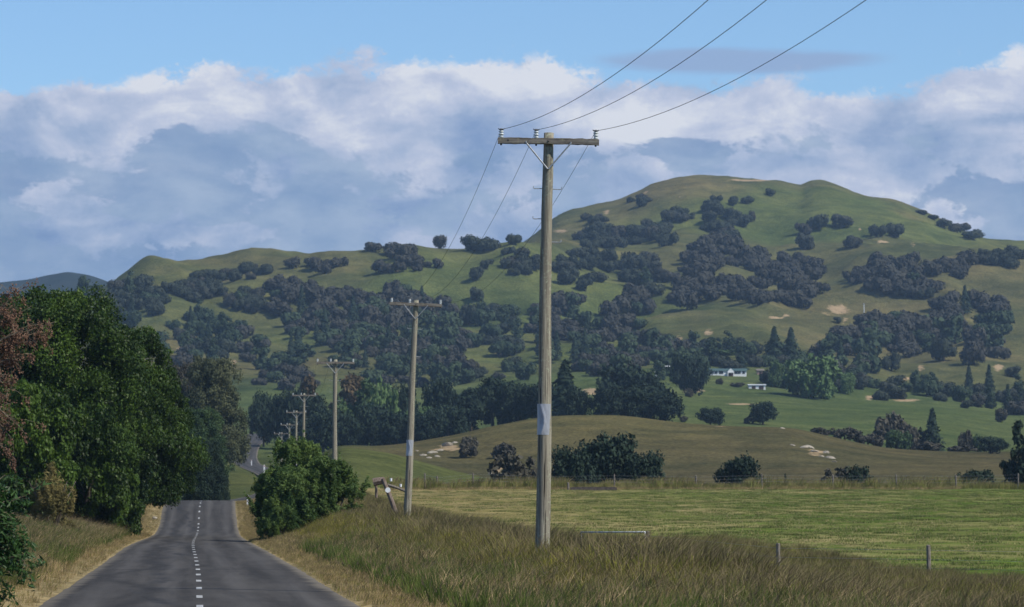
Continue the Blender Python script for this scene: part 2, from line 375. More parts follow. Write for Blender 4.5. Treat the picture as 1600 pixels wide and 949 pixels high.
# asphalt
m, gg, b, o = mat('asphalt'); M['asphalt'] = m
uo = attr(gg, 'across').outputs['Fac']; vo = attr(gg, 'along').outputs['Fac']
pv = gg.vec(uo, vo, 0.0)
big = gg.noise(gg.vmul(pv, (1.1, .035, 1)), 1, 5, .6, .6); fine = gg.noise(pv, 28, 3, .7)
mid_ = gg.noise(gg.vmul(pv, (.9, .22, 1)), 1, 5, .65)
c = gg.ramp(gg.m('ADD', gg.m('MULTIPLY', big, .7), gg.m('MULTIPLY', mid_, .35)), [(.36, (.019, .018, .0165)), (.50, (.040, .037, .034)), (.66, (.070, .065, .058))])
# worn wheel tracks are paler and smoother
def track(c0, wd):
    q = gg.m('DIVIDE', gg.m('SUBTRACT', uo, c0), wd); return gg.m('EXPONENT', gg.m('MULTIPLY', gg.m('MULTIPLY', q, q), -1.0))
tr = gg.m('ADD', gg.m('ADD', track(-2.35, .33), track(-.85, .33)), gg.m('ADD', track(.9, .33), track(2.4, .33)))
c = gg.mix(gg.m('MULTIPLY', tr, gg.m('MULTIPLY', gg.m('ADD', big, .15), .55)), c, (.115, .108, .10, 1))
# bleeding bitumen wandering in dark ribbons
wv = gg.m('SUBTRACT', gg.m('ADD', uo, gg.m('MULTIPLY', gg.m('SUBTRACT', gg.noise(gg.vmul(pv, (.05, .03, 1)), 1, 2, .5), .5), 5.0)), -1.2)
rb = gg.m('EXPONENT', gg.m('MULTIPLY', gg.m('MULTIPLY', wv, wv), -9.0))
c = gg.mix(gg.m('MULTIPLY', rb, gg.smooth(mid_, .4, .6)), c, (.030, .030, .032, 1))
wv2 = gg.m('ADD', gg.m('ADD', uo, gg.m('MULTIPLY', gg.m('SUBTRACT', gg.noise(gg.vmul(gg.vec(uo, vo, 5.0), (.04, .045, 1)), 1, 3, .55), .5), 6.0)), 1.6)
rb2 = gg.m('EXPONENT', gg.m('MULTIPLY', gg.m('MULTIPLY', wv2, wv2), -14.0))
c = gg.mix(gg.m('MULTIPLY', rb2, gg.smooth(fine, .3, .6)), c, (.020, .0195, .019, 1))
grit = gg.noise(pv, 6.5, 4, .75)
c = gg.mix(gg.m('MULTIPLY', gg.smooth(grit, .52, .72), .5), c, (.10, .095, .088, 1))
# transverse patch seams, then one wide faint dark band farther along
for y0, wd, k in [(109.5, .22, .8), (126, .12, .35), (236, 1.6, .25)]:
    q = gg.m('ABSOLUTE', gg.m('SUBTRACT', gg.m('ADD', vo, gg.m('MULTIPLY', gg.noise(pv, .9, 3, .6), .8)), y0 + .4))
    c = gg.mix(gg.m('MULTIPLY', gg.m('SUBTRACT', 1.0, gg.smooth(q, wd, wd * 2)), k), c, (.022, .022, .024, 1))
c = gg.mix(gg.m('MULTIPLY', gg.smooth(fine, .35, .75), .35), c, (.12, .112, .105, 1))
edge = gg.smooth(gg.m('ADD', gg.m('ABSOLUTE', uo), gg.m('MULTIPLY', gg.noise(pv, .8, 4, .6), .9)), 3.35, 3.75)
c = gg.mix(gg.m('MULTIPLY', edge, .8), c, (.16, .14, .11, 1))
gg.l.new(c, b.inputs['Base Color']); b.inputs['Roughness'].default_value = .9; b.inputs['Specular IOR Level'].default_value = .06
bp = gg.node('ShaderNodeBump'); bp.inputs['Strength'].default_value = .5; bp.inputs['Distance'].default_value = .01
gg.l.new(fine, bp.inputs['Height']); gg.l.new(bp.outputs[0], b.inputs['Normal'])

# ground
m, gg, b, o = mat('ground'); M['ground'] = m
colr = attr(gg, 'tint').outputs['Color']; msk = attr(gg, 'zone').outputs['Color']
zp_, zs_, zd_ = gg.sep(msk)           # paddock, bare earth, distance scale
geo = gg.node('ShaderNodeTexCoord'); ob = geo.outputs['Object']
n0 = gg.noise(ob, .9, 6, .65); n1 = gg.noise(gg.vmul(ob, (.06, .045, .06)), 1, 6, .62, .4); n2 = gg.noise(ob, .012, 7, .62)
n3 = gg.noise(ob, .05, 8, .72); zinv = gg.m('SUBTRACT', 1.0, gg.m('MULTIPLY', zp_, .65))
v1 = gg.mix(gg.smooth(n0, .3, .7), (.62, .62, .62, 1), (1.3, 1.28, 1.2, 1))
v2 = gg.mix(gg.smooth(n2, .3, .7), (.72, .80, .76, 1), (1.25, 1.15, 1.1, 1))
v3 = gg.mix(gg.smooth(n3, .3, .7), (.66, .70, .70, 1), (1.32, 1.26, 1.2, 1))
c = gg.mix(zinv, colr, v1, 'MULTIPLY'); c = gg.mix(1.0, c, gg.mix(zd_, (1, 1, 1, 1), v2), 'MULTIPLY'); c = gg.mix(1.0, c, v3, 'MULTIPLY')
straw = gg.smooth(gg.m('ADD', gg.m('MULTIPLY', gg.noise(gg.vmul(ob, (.10, .075, 1)), 1, 6, .68, .8), .75), gg.m('MULTIPLY', gg.noise(gg.vmul(ob, (.5, 1.1, 1)), 1, 4, .7), .3)), .47, .66)
c = gg.mix(gg.m('MULTIPLY', zp_, gg.m('MULTIPLY', straw, .85)), c, (.33, .26, .125, 1))
bare = gg.smooth(gg.m('ADD', zs_, gg.m('MULTIPLY', gg.m('SUBTRACT', gg.noise(ob, .10, 7, .75), .5), 1.9)), .5, .72)
c = gg.mix(bare, c, gg.mix(gg.noise(ob, .2, 4, .6), (.24, .175, .10, 1), (.46, .335, .20, 1)))
gg.l.new(c, b.inputs['Base Color']); b.inputs['Roughness'].default_value = 1.0; b.inputs['Specular IOR Level'].default_value = 0.0
bp = gg.node('ShaderNodeBump'); bp.inputs['Strength'].default_value = .6; bp.inputs['Distance'].default_value = .25
gg.l.new(n0, bp.inputs['Height']); gg.l.new(gg.m('MULTIPLY', zinv, .6), bp.inputs['Strength'])
bp2 = gg.node('ShaderNodeBump'); bp2.inputs['Distance'].default_value = 7.0; gg.l.new(n3, bp2.inputs['Height']); gg.l.new(gg.m('MULTIPLY', zd_, .55), bp2.inputs['Strength'])
gg.l.new(bp.outputs[0], bp2.inputs['Normal']); gg.l.new(bp2.outputs[0], b.inputs['Normal'])

# ------------------------------------------------------------------ ground sheet
s_in = np.arange(-.17, .1701, .0014); s_l = np.concatenate([-np.geomspace(.9, .18, 34)]); sv_ = np.concatenate([s_l, s_in, -s_l[::-1]])
d_r = np.concatenate([np.arange(-70, 60, 4.0), np.arange(60, 345, 1.6), np.arange(345, 1000, 7.0), np.arange(1000, 1300, 9.0), np.arange(1300, 2950, 8.0), np.geomspace(2960, 6500, 60)])
DD, SS = np.meshgrid(d_r, sv_, indexing='ij')
XX = SS * (np.maximum(DD, 0) + 75); ZZ = H(XX, DD)
nr, nc = DD.shape
ii = np.arange(nr * nc).reshape(nr, nc)
quads = np.stack([ii[:-1, :-1], ii[:-1, 1:], ii[1:, 1:], ii[1:, :-1]], -1).reshape(-1, 4)
X, D, Z = XX.ravel(), DD.ravel(), ZZ.ravel()
PXa = 800 + X / np.maximum(D, 1) * F; PYa = HOR - (Z - CZ) / np.maximum(D, 1) * F
O = X - road_x(D)
tint = np.zeros((len(X), 3)); tint[:] = (.085, .105, .036)
def blend(wt, c): tint[:] = tint * (1 - wt[:, None]) + np.array(c) * wt[:, None]
nearw = 1 - sm(D, 345, 390)
verge = nearw * (1 - sm(np.abs(O), 12, 16))
blend(verge, (.135, .105, .048)); blend(nearw * sm(-O, 4, 9), (.10, .085, .04))
blend(nearw * (1 - sm(np.abs(O), 4.0, 5.8)), (.25, .20, .11))
blend(nearw * sm(O, 13, 16), (.083, .122, .027))
blend(nearw * sm(O, 13, 16) * (1 - sm(PXa, 620, 1250)) * .85, (.21, .165, .075))
# the dull brown hill, the greener paddocks beyond, the hill pasture
midw = sm(D, 390, 470)
blend(midw, (.075, .088, .034))
brown = sm(D, 560, 690) * (1 - sm(D, 930, 1000)) * sm(PXa, 500, 640)
blend(brown, (.092, .082, .044))
blend(brown * np.exp(-((PXa - 900) / 260) ** 2) * sm(D, 700, 860), (.105, .098, .046))
blend(sm(D, 960, 1040) * (1 - sm(D, 1600, 1750)), (.085, .112, .044))
hillw = sm(D, 1600, 1800)
blend(hillw, (.098, .102, .046))
blend(hillw * sm(fbm(X / 260, D / 260, 3), -.05, .3), (.096, .118, .042))
blend(hillw * sm(fbm(X / 110 + 9, D / 150 + 4, 5), .05, .45), (.120, .112, .054))
blend(sm(D, 3500, 4200), (.022, .030, .028))
scar = np.zeros(len(X))
for cx, cy, rx, ry, dm in [(948, 331, 10, 6, 2000), (875, 361, 20, 5, 2000), (1345, 358, 8, 5, 2000), (1380, 378, 16, 5, 2000), (1428, 382, 10, 4, 2000),
                           (1062, 529, 10, 7, 1500), (1108, 520, 10, 9, 1500), (1230, 494, 9, 6, 1500), (1322, 502, 10, 9, 1500), (1210, 497, 16, 4, 1500),
                           (232, 517, 14, 4, 1500), (280, 547, 12, 8, 1500), (366, 567, 8, 8, 1500), (255, 562, 10, 8, 1500), (1440, 575, 8, 14, 1500), (1420, 592, 26, 5, 1500),
                           (1360, 622, 14, 5, 1200), (1415, 626, 40, 3, 1200), (1160, 632, 45, 2.5, 1100), (1085, 611, 26, 7, 1200), (925, 612, 22, 9, 1100), (610, 500, 8, 4, 1500), (782, 550, 22, 12, 1500),
                           (1240, 606, 26, 4, 1200), (368, 467, 6, 3, 1700), (1010, 300, 8, 4, 2500), (1060, 306, 9, 4, 2500), (1310, 485, 30, 14, 1500), (1560, 575, 14, 12, 1400), (540, 456, 10, 3, 1700),
                           (590, 416, 18, 4, 2000), (620, 424, 14, 4, 2000), (1548, 404, 24, 4, 2000), (1170, 281, 60, 3, 2600),
                           (700, 700, 38, 12, 600), (775, 735, 18, 10, 600), (1275, 708, 28, 9, 600), (1120, 668, 26, 3, 850),
                           (1025, 831, 26, 5, 90)]:
    k = np.exp(-(((PXa - cx) / rx / .8) ** 2 + ((PYa - cy) / ry / .8) ** 2)) * (D > dm) * (D < dm + 1700)
    scar = np.maximum(scar, k * (0.9 if dm > 1000 else .78 if dm == 600 else .62))
zone = np.stack([nearw * sm(O, 13, 17) * (1 - .5 * sm(PXa, 1100, 1600)), scar, sm(D, 400, 900)], 1)
me = new_mesh('ground', np.stack([X, D, Z], 1), [quads], [M['ground']], attrs={'tint': ('POINT', tint), 'zone': ('POINT', zone)}, smooth=True)
tag(put('ground', me), kind='structure')

# ------------------------------------------------------------------ road
dr = np.concatenate([np.arange(-60, 352, 1.5), np.arange(352, 1260, 6.0)])
ov = np.array([-3.45, -3.3, -2.4, -1.2, 0, 1.2, 2.4, 3.3, 3.45])
DR, OV = np.meshgrid(dr, ov, indexing='ij'); cx = road_x(DR)
zr = np.where(DR <= 345, road_z(np.clip(DR, -60, 420)), np.maximum(H(cx - 3, DR), np.maximum(H(cx, DR), H(cx + 3, DR))) + .16)
zr = np.where(DR < 330, zr, road_z(np.clip(DR, -60, 420)) * (1 - sm(DR, 340, 385)) + zr * sm(DR, 340, 385))
wob = OV + np.where(np.abs(OV) > 3.4, .16 * fbm(DR / 2.2, OV, 3), 0)
zr = zr + 0.03 * (1 - (OV / 3.3) ** 2) + np.where(np.abs(OV) > 3.4, -.06, 0)
ii = np.arange(DR.size).reshape(DR.shape); q = np.stack([ii[:-1, :-1], ii[:-1, 1:], ii[1:, 1:], ii[1:, :-1]], -1).reshape(-1, 4)
me = new_mesh('road', np.stack([(cx + wob).ravel(), DR.ravel(), zr.ravel()], 1), [q], [M['asphalt']],
              attrs={'across': ('POINT', OV.ravel()), 'along': ('POINT', DR.ravel())}, smooth=True)
road = tag(put('road', me), kind='structure')
M['paint'] = plain('worn_road_paint', (.20, .20, .19), (.55, .55, .53), 5, .8)
mk0 = None
for k, d0 in enumerate(np.arange(12, 334, 8.0)):
    ds = np.linspace(d0, d0 + 2.1, 5); xs = road_x(ds) + .02; zz = road_z(ds) + .036
    v = []
    for x_, d_, z_ in zip(xs, ds, zz): v += [(x_ - .07, d_, z_), (x_ + .07, d_, z_)]
    f = np.array([(2 * i, 2 * i + 1, 2 * i + 3, 2 * i + 2) for i in range(4)])
    mk = put('centre_line_dash', new_mesh('centre_line_dash', v, [f], [M['paint']]), road)

# ------------------------------------------------------------------ trees
def leaves(P_, N_, size, asp=.55, droop=0.0, rs=rng):
    """pointed leaf faces at P_ facing roughly N_"""
    n = len(P_); N_ = N_ / (np.linalg.norm(N_, axis=1, keepdims=True) + 1e-9)
    t = rs.normal(size=(n, 3)); t[:, 2] -= droop; t -= N_ * (t * N_).sum(1, keepdims=True); t /= np.linalg.norm(t, axis=1, keepdims=True) + 1e-9
    b_ = np.cross(N_, t); L = (size * rs.uniform(.65, 1.35, n))[:, None]
    v = np.stack([P_ - t * L * .5, P_ + b_ * L * asp * .5, P_ + t * L * .5 + N_ * L * .1, P_ - b_ * L * asp * .5], 1).reshape(-1, 3)
    return v, np.arange(4 * n).reshape(n, 4)
def lobes_round(n, rs, flat=.8, spread=.62, rr=(.28, .46), zc=.55):
    L = []
    for i in range(n):
        a = rs.uniform(0, 2 * math.pi); r_ = spread * math.sqrt(rs.uniform(.05, 1)); h = rs.uniform(-.45, .75) * (1 - .45 * r_)
        L.append((r_ * math.cos(a), r_ * math.sin(a), zc + h * flat * .55, rs.uniform(*rr)))
    return L
def crown_from_lobes(L, n, size, rs, outward=.9, asp=.6, squash=.85, inner=.75, jit=.45):
    L = np.array(L); wgt = L[:, 3] ** 2; idx = rs.choice(len(L), n, p=wgt / wgt.sum())
    nn = rs.normal(size=(n, 3)); nn /= np.linalg.norm(nn, axis=1, keepdims=True)
    rad = L[idx, 3] * (1 - (1 - inner) * rs.random(n) ** 1.5) * (1 + .12 * rs.normal(size=n))
    p = L[idx, :3] + nn * rad[:, None] * np.array([1, 1, squash])
    no = nn * outward + rs.normal(size=(n, 3)) * jit + np.array([0, 0, .25])
    v, f = leaves(p, no, size, asp, rs=rs)
    leafv = np.clip(rs.normal(.45, .15, n), 0, 1)
    return v, f, leafv
def trunk_shape(mb, h, r0, limbs, rs, m=0):
    mb.tube([(0, 0, -.4 * r0 * 4), (rs.normal() * .02 * h, 0, h * .35), (rs.normal() * .03 * h, rs.normal() * .03 * h, h * .75)], [r0 * 1.25, r0 * .9, r0 * .45], 7, m)
    for i in range(limbs):
        a = rs.uniform(0, 6.28); z0 = h * rs.uniform(.25, .6); r = h * rs.uniform(.15, .27)
        mb.tube([(0, 0, z0), (r * .5 * math.cos(a), r * .5 * math.sin(a), z0 + h * .14), (r * math.cos(a), r * math.sin(a), z0 + h * .3)], [r0 * .5, r0 * .32, r0 * .1], 5, m)
def far_tree_mesh(name, leafmat, seed, n=800, kind='round'):
    """whole small tree in one mesh: radius about 1, base at z=0"""
    rs = np.random.default_rng(seed); ls = .23 * math.sqrt(800 / n) * 1.05
    look = (1.3, .75, .85, .8, .32) if leafmat in (M['far_leaf'], M['hill_green']) else (.9, .6, .85, .45, .6)
    if n > 2000: ls *= 1.25
    if kind == 'round':
        L = lobes_round(11 if n < 2000 else 18, rs, .9)
        if n > 2000: L = [(x + q[0] * r * .8, y + q[1] * r * .8, max(.12, z + q[2] * r * .8), r * rs.uniform(.35, .6)) for x, y, z, r in L for q in (lambda m_: m_ / np.linalg.norm(m_, axis=1, keepdims=True))(rs.normal(size=(7, 3)))]
        v, f, lv = crown_from_lobes(L, n, ls, rs, *look)
    elif kind == 'dome':
        L = lobes_round(9, rs, .6, .66, (.27, .42), .48)
        if n > 2000: L = [(x + q[0] * r * .8, y + q[1] * r * .8, max(.1, z + q[2] * r * .8), r * rs.uniform(.35, .6)) for x, y, z, r in L for q in (lambda m_: m_ / np.linalg.norm(m_, axis=1, keepdims=True))(rs.normal(size=(7, 3)))]
        v, f, lv = crown_from_lobes(L, n, ls, rs, *look)
    elif kind == 'tall':
        L = [(x * .6, y * .6, .75 + (z - .55) * 1.9, r * .85) for x, y, z, r in lobes_round(13, rs, 1.2)]
        L = [(x + q[0] * r * .8, y + q[1] * r * .8, max(.12, z + q[2] * r * .8), r * rs.uniform(.35, .6)) for x, y, z, r in L for q in (lambda m_: m_ / np.linalg.norm(m_, axis=1, keepdims=True))(rs.normal(size=(7, 3)))]
        v, f, lv = crown_from_lobes(L, n, ls, rs, *look)
    elif kind == 'poplar':
        L = [(rs.normal() * .07, rs.normal() * .07, z, .30 * (1 - .55 * abs(z - 1.2) / 1.3)) for z in np.linspace(.3, 2.5, 11)]; v, f, lv = crown_from_lobes(L, n, .16, rs)
    else:   # conifer, drooping whorls
        z = rs.random(n) ** 1.25; a = rs.uniform(0, 6.28, n); lay = np.floor(z * 11) / 11; fr = (z - lay) * 11
        r = (1 - z) * .62 * (1.0 - .45 * fr) * (.35 + .65 * rs.random(n) ** .5) * (1 + .25 * np.sin(3 * a + lay * 20)) + .03
        p = np.stack([r * np.cos(a), r * np.sin(a), .12 + z * 2.0], 1)
        no = np.stack([np.cos(a), np.sin(a), np.full(n, .6)], 1) + rs.normal(size=(n, 3)) * .4
        v, f = leaves(p, no, .2, .5, rs=rs); lv = np.clip(rs.normal(.4, .25, n), 0, 1)
    mb = MB(); mb.tube([(0, 0, -.25), (0, 0, .3), (0.03, 0, .75)], [.075, .06, .03], 5); tv = np.concatenate(mb.v); nt_ = len(v)
    quads_ = [[i + nt_ for i in q] for q in mb.f if len(q) == 4]
    allv = np.concatenate([v, tv]); fs = np.concatenate([f, np.array(quads_)])
    mi = np.concatenate([np.zeros(len(f)), np.ones(len(quads_))])
    return new_mesh(name, allv, [fs], [leafmat, M['bark']], mi, {'leaf': ('FACE', np.concatenate([lv, np.zeros(len(quads_))]))})
FT = {
 'hgreen': [far_tree_mesh('hill_tree', M['hill_green'], 20 + i, 1300, 'round') for i in range(3)], 'htall': [far_tree_mesh('hill_tree', M['hill_green'], 24 + i, 1300, 'tall') for i in range(2)],
 'hpine': [far_tree_mesh('hill_conifer', M['pine'], 27 + i, 1200, 'conifer') for i in range(2)],
 'bright': [far_tree_mesh('valley_tree', M['bright'], 140 + i, 5000, 'round') for i in range(2)],
 'round': [far_tree_mesh('hill_tree', M['far_leaf'], 10 + i, 1300, 'round') for i in range(5)],
 'dome': [far_tree_mesh('hill_tree', M['far_leaf'], 30 + i, 1300, 'dome') for i in range(4)],
 'green': [far_tree_mesh('valley_tree', M['far_green'], 40 + i, 4000, 'round') for i in range(3)] + [far_tree_mesh('valley_tree', M['far_green'], 47 + i, 4000, 'tall') for i in range(2)],
 'pine': [far_tree_mesh('conifer', M['pine'], 60 + i, 1500, 'conifer') for i in range(2)],
 'macro': [far_tree_mesh('dark_evergreen', M['pine'], 70 + i, 6000, 'tall') for i in range(2)] + [far_tree_mesh('dark_evergreen', M['pine'], 75 + i, 6000, 'round') for i in range(3)],
 'scrub': [far_tree_mesh('scrub_bush', M['scrub'], 80 + i, 2500, 'dome') for i in range(3)],
 'autumn': [far_tree_mesh('rusty_tree', M['autumn'], 90 + i, 5000, 'tall') for i in range(2)],
 'mixed': [far_tree_mesh('tall_tree', M['far_green'], 95 + i, 9000, 'tall') for i in range(2)] + [far_tree_mesh('tall_tree', M['far_leaf'], 98 + i, 9000, 'tall') for i in range(2)],
}
HGT = {'round': 1.05, 'dome': .85, 'green': 1.1, 'pine': 2.1, 'macro': 1.25, 'scrub': .85, 'autumn': 1.6, 'mixed': 1.6}
def place(kind, name, px, base, wpx, hpx, label=None, cat='tree', group=None, d=None, dmin=20, var=None):
    """a whole tree standing on the ground seen at (px, base), wpx wide and hpx tall in the photo"""
    if d is None:
        r = hit(px, base, dmin)
        if r is None: return None
        x, d, z = r
    else:
        x = float(ray(px, base)[0] * d); z = Hs(x, d)
    if kind == 'macro' and var is None and wpx > .85 * hpx: var = 2 + random.randrange(3)
    me = FT[kind][(random.randrange(len(FT[kind])) if var is None else var) % len(FT[kind])]
    ex = [v.co for v in me.vertices] if me.name not in _ext else None
    if ex is not None:
        a = np.array([tuple(c) for c in ex]); _ext[me.name] = (np.percentile(np.abs(a[:, 0]), 99), np.percentile(a[:, 2], 99.7))
    rx, rz = _ext[me.name]
    sx = wpx / F * d / 2 / rx; sz = max(at(px, base - hpx, d)[2] - z, .4 * hpx / F * d) / rz
    o = put(name, me, None, (x, d, z - .02 * sz), (0, 0, random.uniform(0, 6.28)), (sx, sx, sz))
    tag(o, label, cat, group); return o
_ext = {}

# woods on the hill: (cx, cy, rx, ry, tree width px, density, label phrase, group)
WOODS = [
 (133, 455, 26, 14, 22, 1, 'on the far left hill shoulder', 1),
 (210, 468, 52, 30, 26, 1, 'above the big roadside tree', 1),
 (268, 440, 24, 12, 24, 1, 'in the long clump under the left ridge', 1),
 (305, 447, 48, 20, 26, 1, 'in the long clump under the left ridge', 1),
 (365, 424, 66, 10, 20, 1, 'in the long clump under the left ridge', 1),
 (392, 462, 26, 14, 24, 1, 'in the small clump over the left wood', 1),
 (305, 530, 62, 40, 28, 1, 'in the oval wood beside the grass gully', 1),
 (445, 450, 42, 18, 26, 1, 'in the big wood behind the far poles', 0),
 (430, 515, 58, 62, 28, 1, 'in the big wood behind the far poles', 0),
 (530, 505, 90, 58, 28, 1, 'in the big wood behind the far poles', 0),
 (630, 500, 80, 52, 28, 1, 'in the big wood behind the far poles', 0),
 (690, 535, 52, 24, 26, 1, 'in the big wood behind the far poles', 0),
 (640, 575, 110, 20, 26, .8, 'in the big wood behind the far poles', 0),
 (450, 588, 60, 14, 24, .8, 'in the big wood behind the far poles', 0),
 (500, 412, 48, 10, 20, 1, 'in the belt on the left ridge', 1),
 (605, 398, 44, 20, 24, 1, 'in the belt on the left ridge', 1),
 (640, 412, 52, 9, 20, 1, 'in the belt on the left ridge', 1),
 (780, 380, 44, 12, 26, 1, 'on the skyline left of the near pole', 1),
 (822, 410, 24, 18, 24, 1, 'on the skyline left of the near pole', 1),
 (935, 365, 46, 14, 24, 1, 'under the left flank of the peak', 1),
 (1005, 362, 46, 16, 26, 1, 'under the left flank of the peak', 1),
 (1000, 312, 18, 9, 16, 1, 'high on the left flank of the peak', 1),
 (932, 340, 24, 5, 14, 1, 'high on the left flank of the peak', 1),
 (1060, 334, 20, 8, 20, 1, 'in the middle of the peak', 1),
 (1113, 318, 20, 13, 24, 1, 'in the middle of the peak', 1),
 (1130, 350, 32, 22, 26, 1, 'in the middle of the peak', 1),
 (920, 412, 54, 22, 28, 1, 'in the wood right of the near pole', 1),
 (1005, 420, 36, 20, 28, 1, 'in the wood right of the near pole', 1),
 (1120, 400, 52, 28, 28, 1, 'in the broad wood below the peak', 0),
 (1090, 442, 52, 30, 28, 1, 'in the broad wood below the peak', 0),
 (1165, 430, 38, 44, 28, 1, 'in the broad wood below the peak', 0),
 (1245, 432, 48, 38, 28, 1, 'in the broad wood below the peak', 0),
 (1385, 420, 58, 22, 28, 1, 'in the wood under the right shoulder', 0),
 (1415, 440, 50, 14, 26, 1, 'in the wood under the right shoulder', 0),
 (1485, 408, 38, 18, 26, 1, 'in the wood under the right shoulder', 0),
 (1565, 398, 36, 11, 22, 1, 'on the ridge at the right edge', 1),
 (1485, 352, 48, 7, 15, 0, '', None),
 (965, 478, 50, 28, 30, 1, 'in the wood above the valley floor', 0),
 (880, 510, 50, 50, 28, 1, 'in the wood above the valley floor', 0),
 (960, 540, 80, 44, 28, 1, 'in the wood above the valley floor', 0),
 (1050, 560, 60, 26, 28, 1, 'in the wood above the valley floor', 0),
 (770, 490, 40, 14, 28, 1, 'right of the second pole', 1),
 (790, 528, 40, 20, 28, 1, 'right of the second pole', 1),
 (775, 582, 52, 20, 28, 1, 'right of the second pole', 1),
 (1095, 552, 34, 12, 26, 1, 'in the wood behind the white house', 1),
 (1150, 562, 56, 8, 26, 1, 'in the wood behind the white house', 1),
 (1235, 582, 40, 14, 28, 1, 'in the wood behind the white house', 1),
 (1335, 590, 34, 18, 28, 1, 'in the wood behind the white house', 1),
 (1130, 545, 50, 18, 28, 1, 'in the wood behind the white house', 1),
 (1210, 555, 56, 24, 28, 1, 'in the wood behind the white house', 1),
 (1320, 545, 50, 44, 30, 1, 'in the dense wood right of the house', 0),
 (1410, 515, 70, 26, 30, 1, 'in the dense wood right of the house', 0),
 (1510, 495, 66, 38, 30, 1, 'in the dense wood right of the house', 0),
 (1555, 512, 24, 36, 30, 1, 'in the dense wood right of the house', 0),
 (1425, 606, 60, 16, 28, 1, 'along the back of the right valley field', 1),
 (1530, 612, 36, 20, 28, 1, 'along the back of the right valley field', 1),
 (1590, 622, 20, 14, 28, 1, 'along the back of the right valley field', 1),
]
cand = []
for (cx, cy, rx, ry, tw, dens, lab, grp) in WOODS:
    if not dens: continue
    stepx, stepy = tw * .60, tw * .33
    rsw = np.random.default_rng(int(cx * 7 + cy))
    for yy in np.arange(cy - ry, cy + ry + .1, stepy):
        for xx in np.arange(cx - rx, cx + rx + .1, stepx):
            x_ = xx + rsw.uniform(-.5, .5) * stepx; y_ = yy + rsw.uniform(-.5, .5) * stepy
            if ((x_ - cx) / rx) ** 2 + ((y_ - cy) / ry) ** 2 > 1.05 or rsw.random() > .93 * dens: continue
            s_ = tw * rsw.uniform(.9, 1.5)
            cand.append((x_, y_ + s_ * .38, s_, lab, grp, cy))
# drop trees crowding others
keep = []
for c_ in cand:
    if all(abs(c_[0] - k[0]) > 9 or abs(c_[1] - k[1]) > 5 for k in keep): keep.append(c_)
pos = []
for (x_, yb, s_, lab, grp, cy) in keep:
    if 1098 < x_ < 1200 and 578 < yb < 625: continue
    dm = 1250 if cy > 470 else 1700
    if cy < 370 and x_ > 860: dm = 2350
    if fbm(np.array([x_ / 46]), np.array([yb / 21 + 3]), 2)[0] > .27: continue
    r = hit(x_, yb, dm)
    for up in (7, 14):
        if r is None or r[1] > 3200: r = hit(x_, yb + up, dm)
    if r is None or r[1] > 3200: continue
    pos.append((s_, x_, r, lab, grp, yb))
# whole clumps stand as single trees; the densest, farthest woods are joined
def pick_kind(yb):
    u = random.random(); k = float(sm(yb, 440, 540))
    if u < .30 * k: return 'hgreen'
    if u < .42 * k: return 'htall'
    if u < .49 * k: return 'hpine'
    return 'round' if random.random() < .65 else 'dome'
pos = [(*t_, pick_kind(t_[5])) for t_ in pos]
clumps = {}
for t_ in pos: clumps.setdefault(t_[3], []).append(t_)
order = sorted(clumps, key=lambda k: (not clumps[k][0][4], -np.mean([t_[0] for t_ in clumps[k]])))
single, rest = [], []
for k in order:
    (single if len(single) + len(clumps[k]) <= 300 else rest).extend(clumps[k])
print('hill trees', len(single), len(rest))
ORD = ['leftmost'] + [w_ + ' from left' for w_ in 'second third fourth fifth sixth seventh eighth ninth tenth eleventh twelfth thirteenth fourteenth fifteenth sixteenth seventeenth eighteenth nineteenth twentieth'.split()]
ADJ = {'round': 'dark round', 'dome': 'dark round', 'hgreen': 'dark green', 'htall': 'dark tall', 'hpine': 'dark pointed'}
rows_ = {}
for lab in {t_[3] for t_ in single}:
    c_ = sorted((t_ for t_ in single if t_[3] == lab), key=lambda t_: t_[5]); n_ = len(c_); nrow = 1 if n_ <= 7 else 2 if n_ <= 20 else 3
    for i_, t_ in enumerate(c_): rows_.setdefault((lab, i_ * nrow // n_, nrow), []).append(t_)
for (lab, ir, nrow), ts in rows_.items():
    ts.sort(key=lambda t_: t_[1])
    for j_, (s_, x_, r, _, grp, yb, kind) in enumerate(ts):
        me = random.choice(FT[kind]); sc = s_ / F * r[1] / 2 / .92 * (1.0 if kind != 'hpine' else .95)
        o = put('hill_conifer' if kind == 'hpine' else 'hill_tree', me, None, (r[0], r[1], r[2] - .12 * sc), (0, 0, random.uniform(0, 6.28)), (sc, sc, sc * random.uniform(.95, 1.25)))
        rw = '' if nrow == 1 else (' upper row,' if ir == 0 else ' lower row,' if ir == nrow - 1 else ' middle row,')
        place_ = 'rightmost' if j_ == len(ts) - 1 and len(ts) > 1 else ORD[j_] if len(ts) > 1 else 'the only one'
        tag(o, f'{ADJ[kind]} tree {lab},{rw} {place_}', 'tree', 'trees ' + lab)
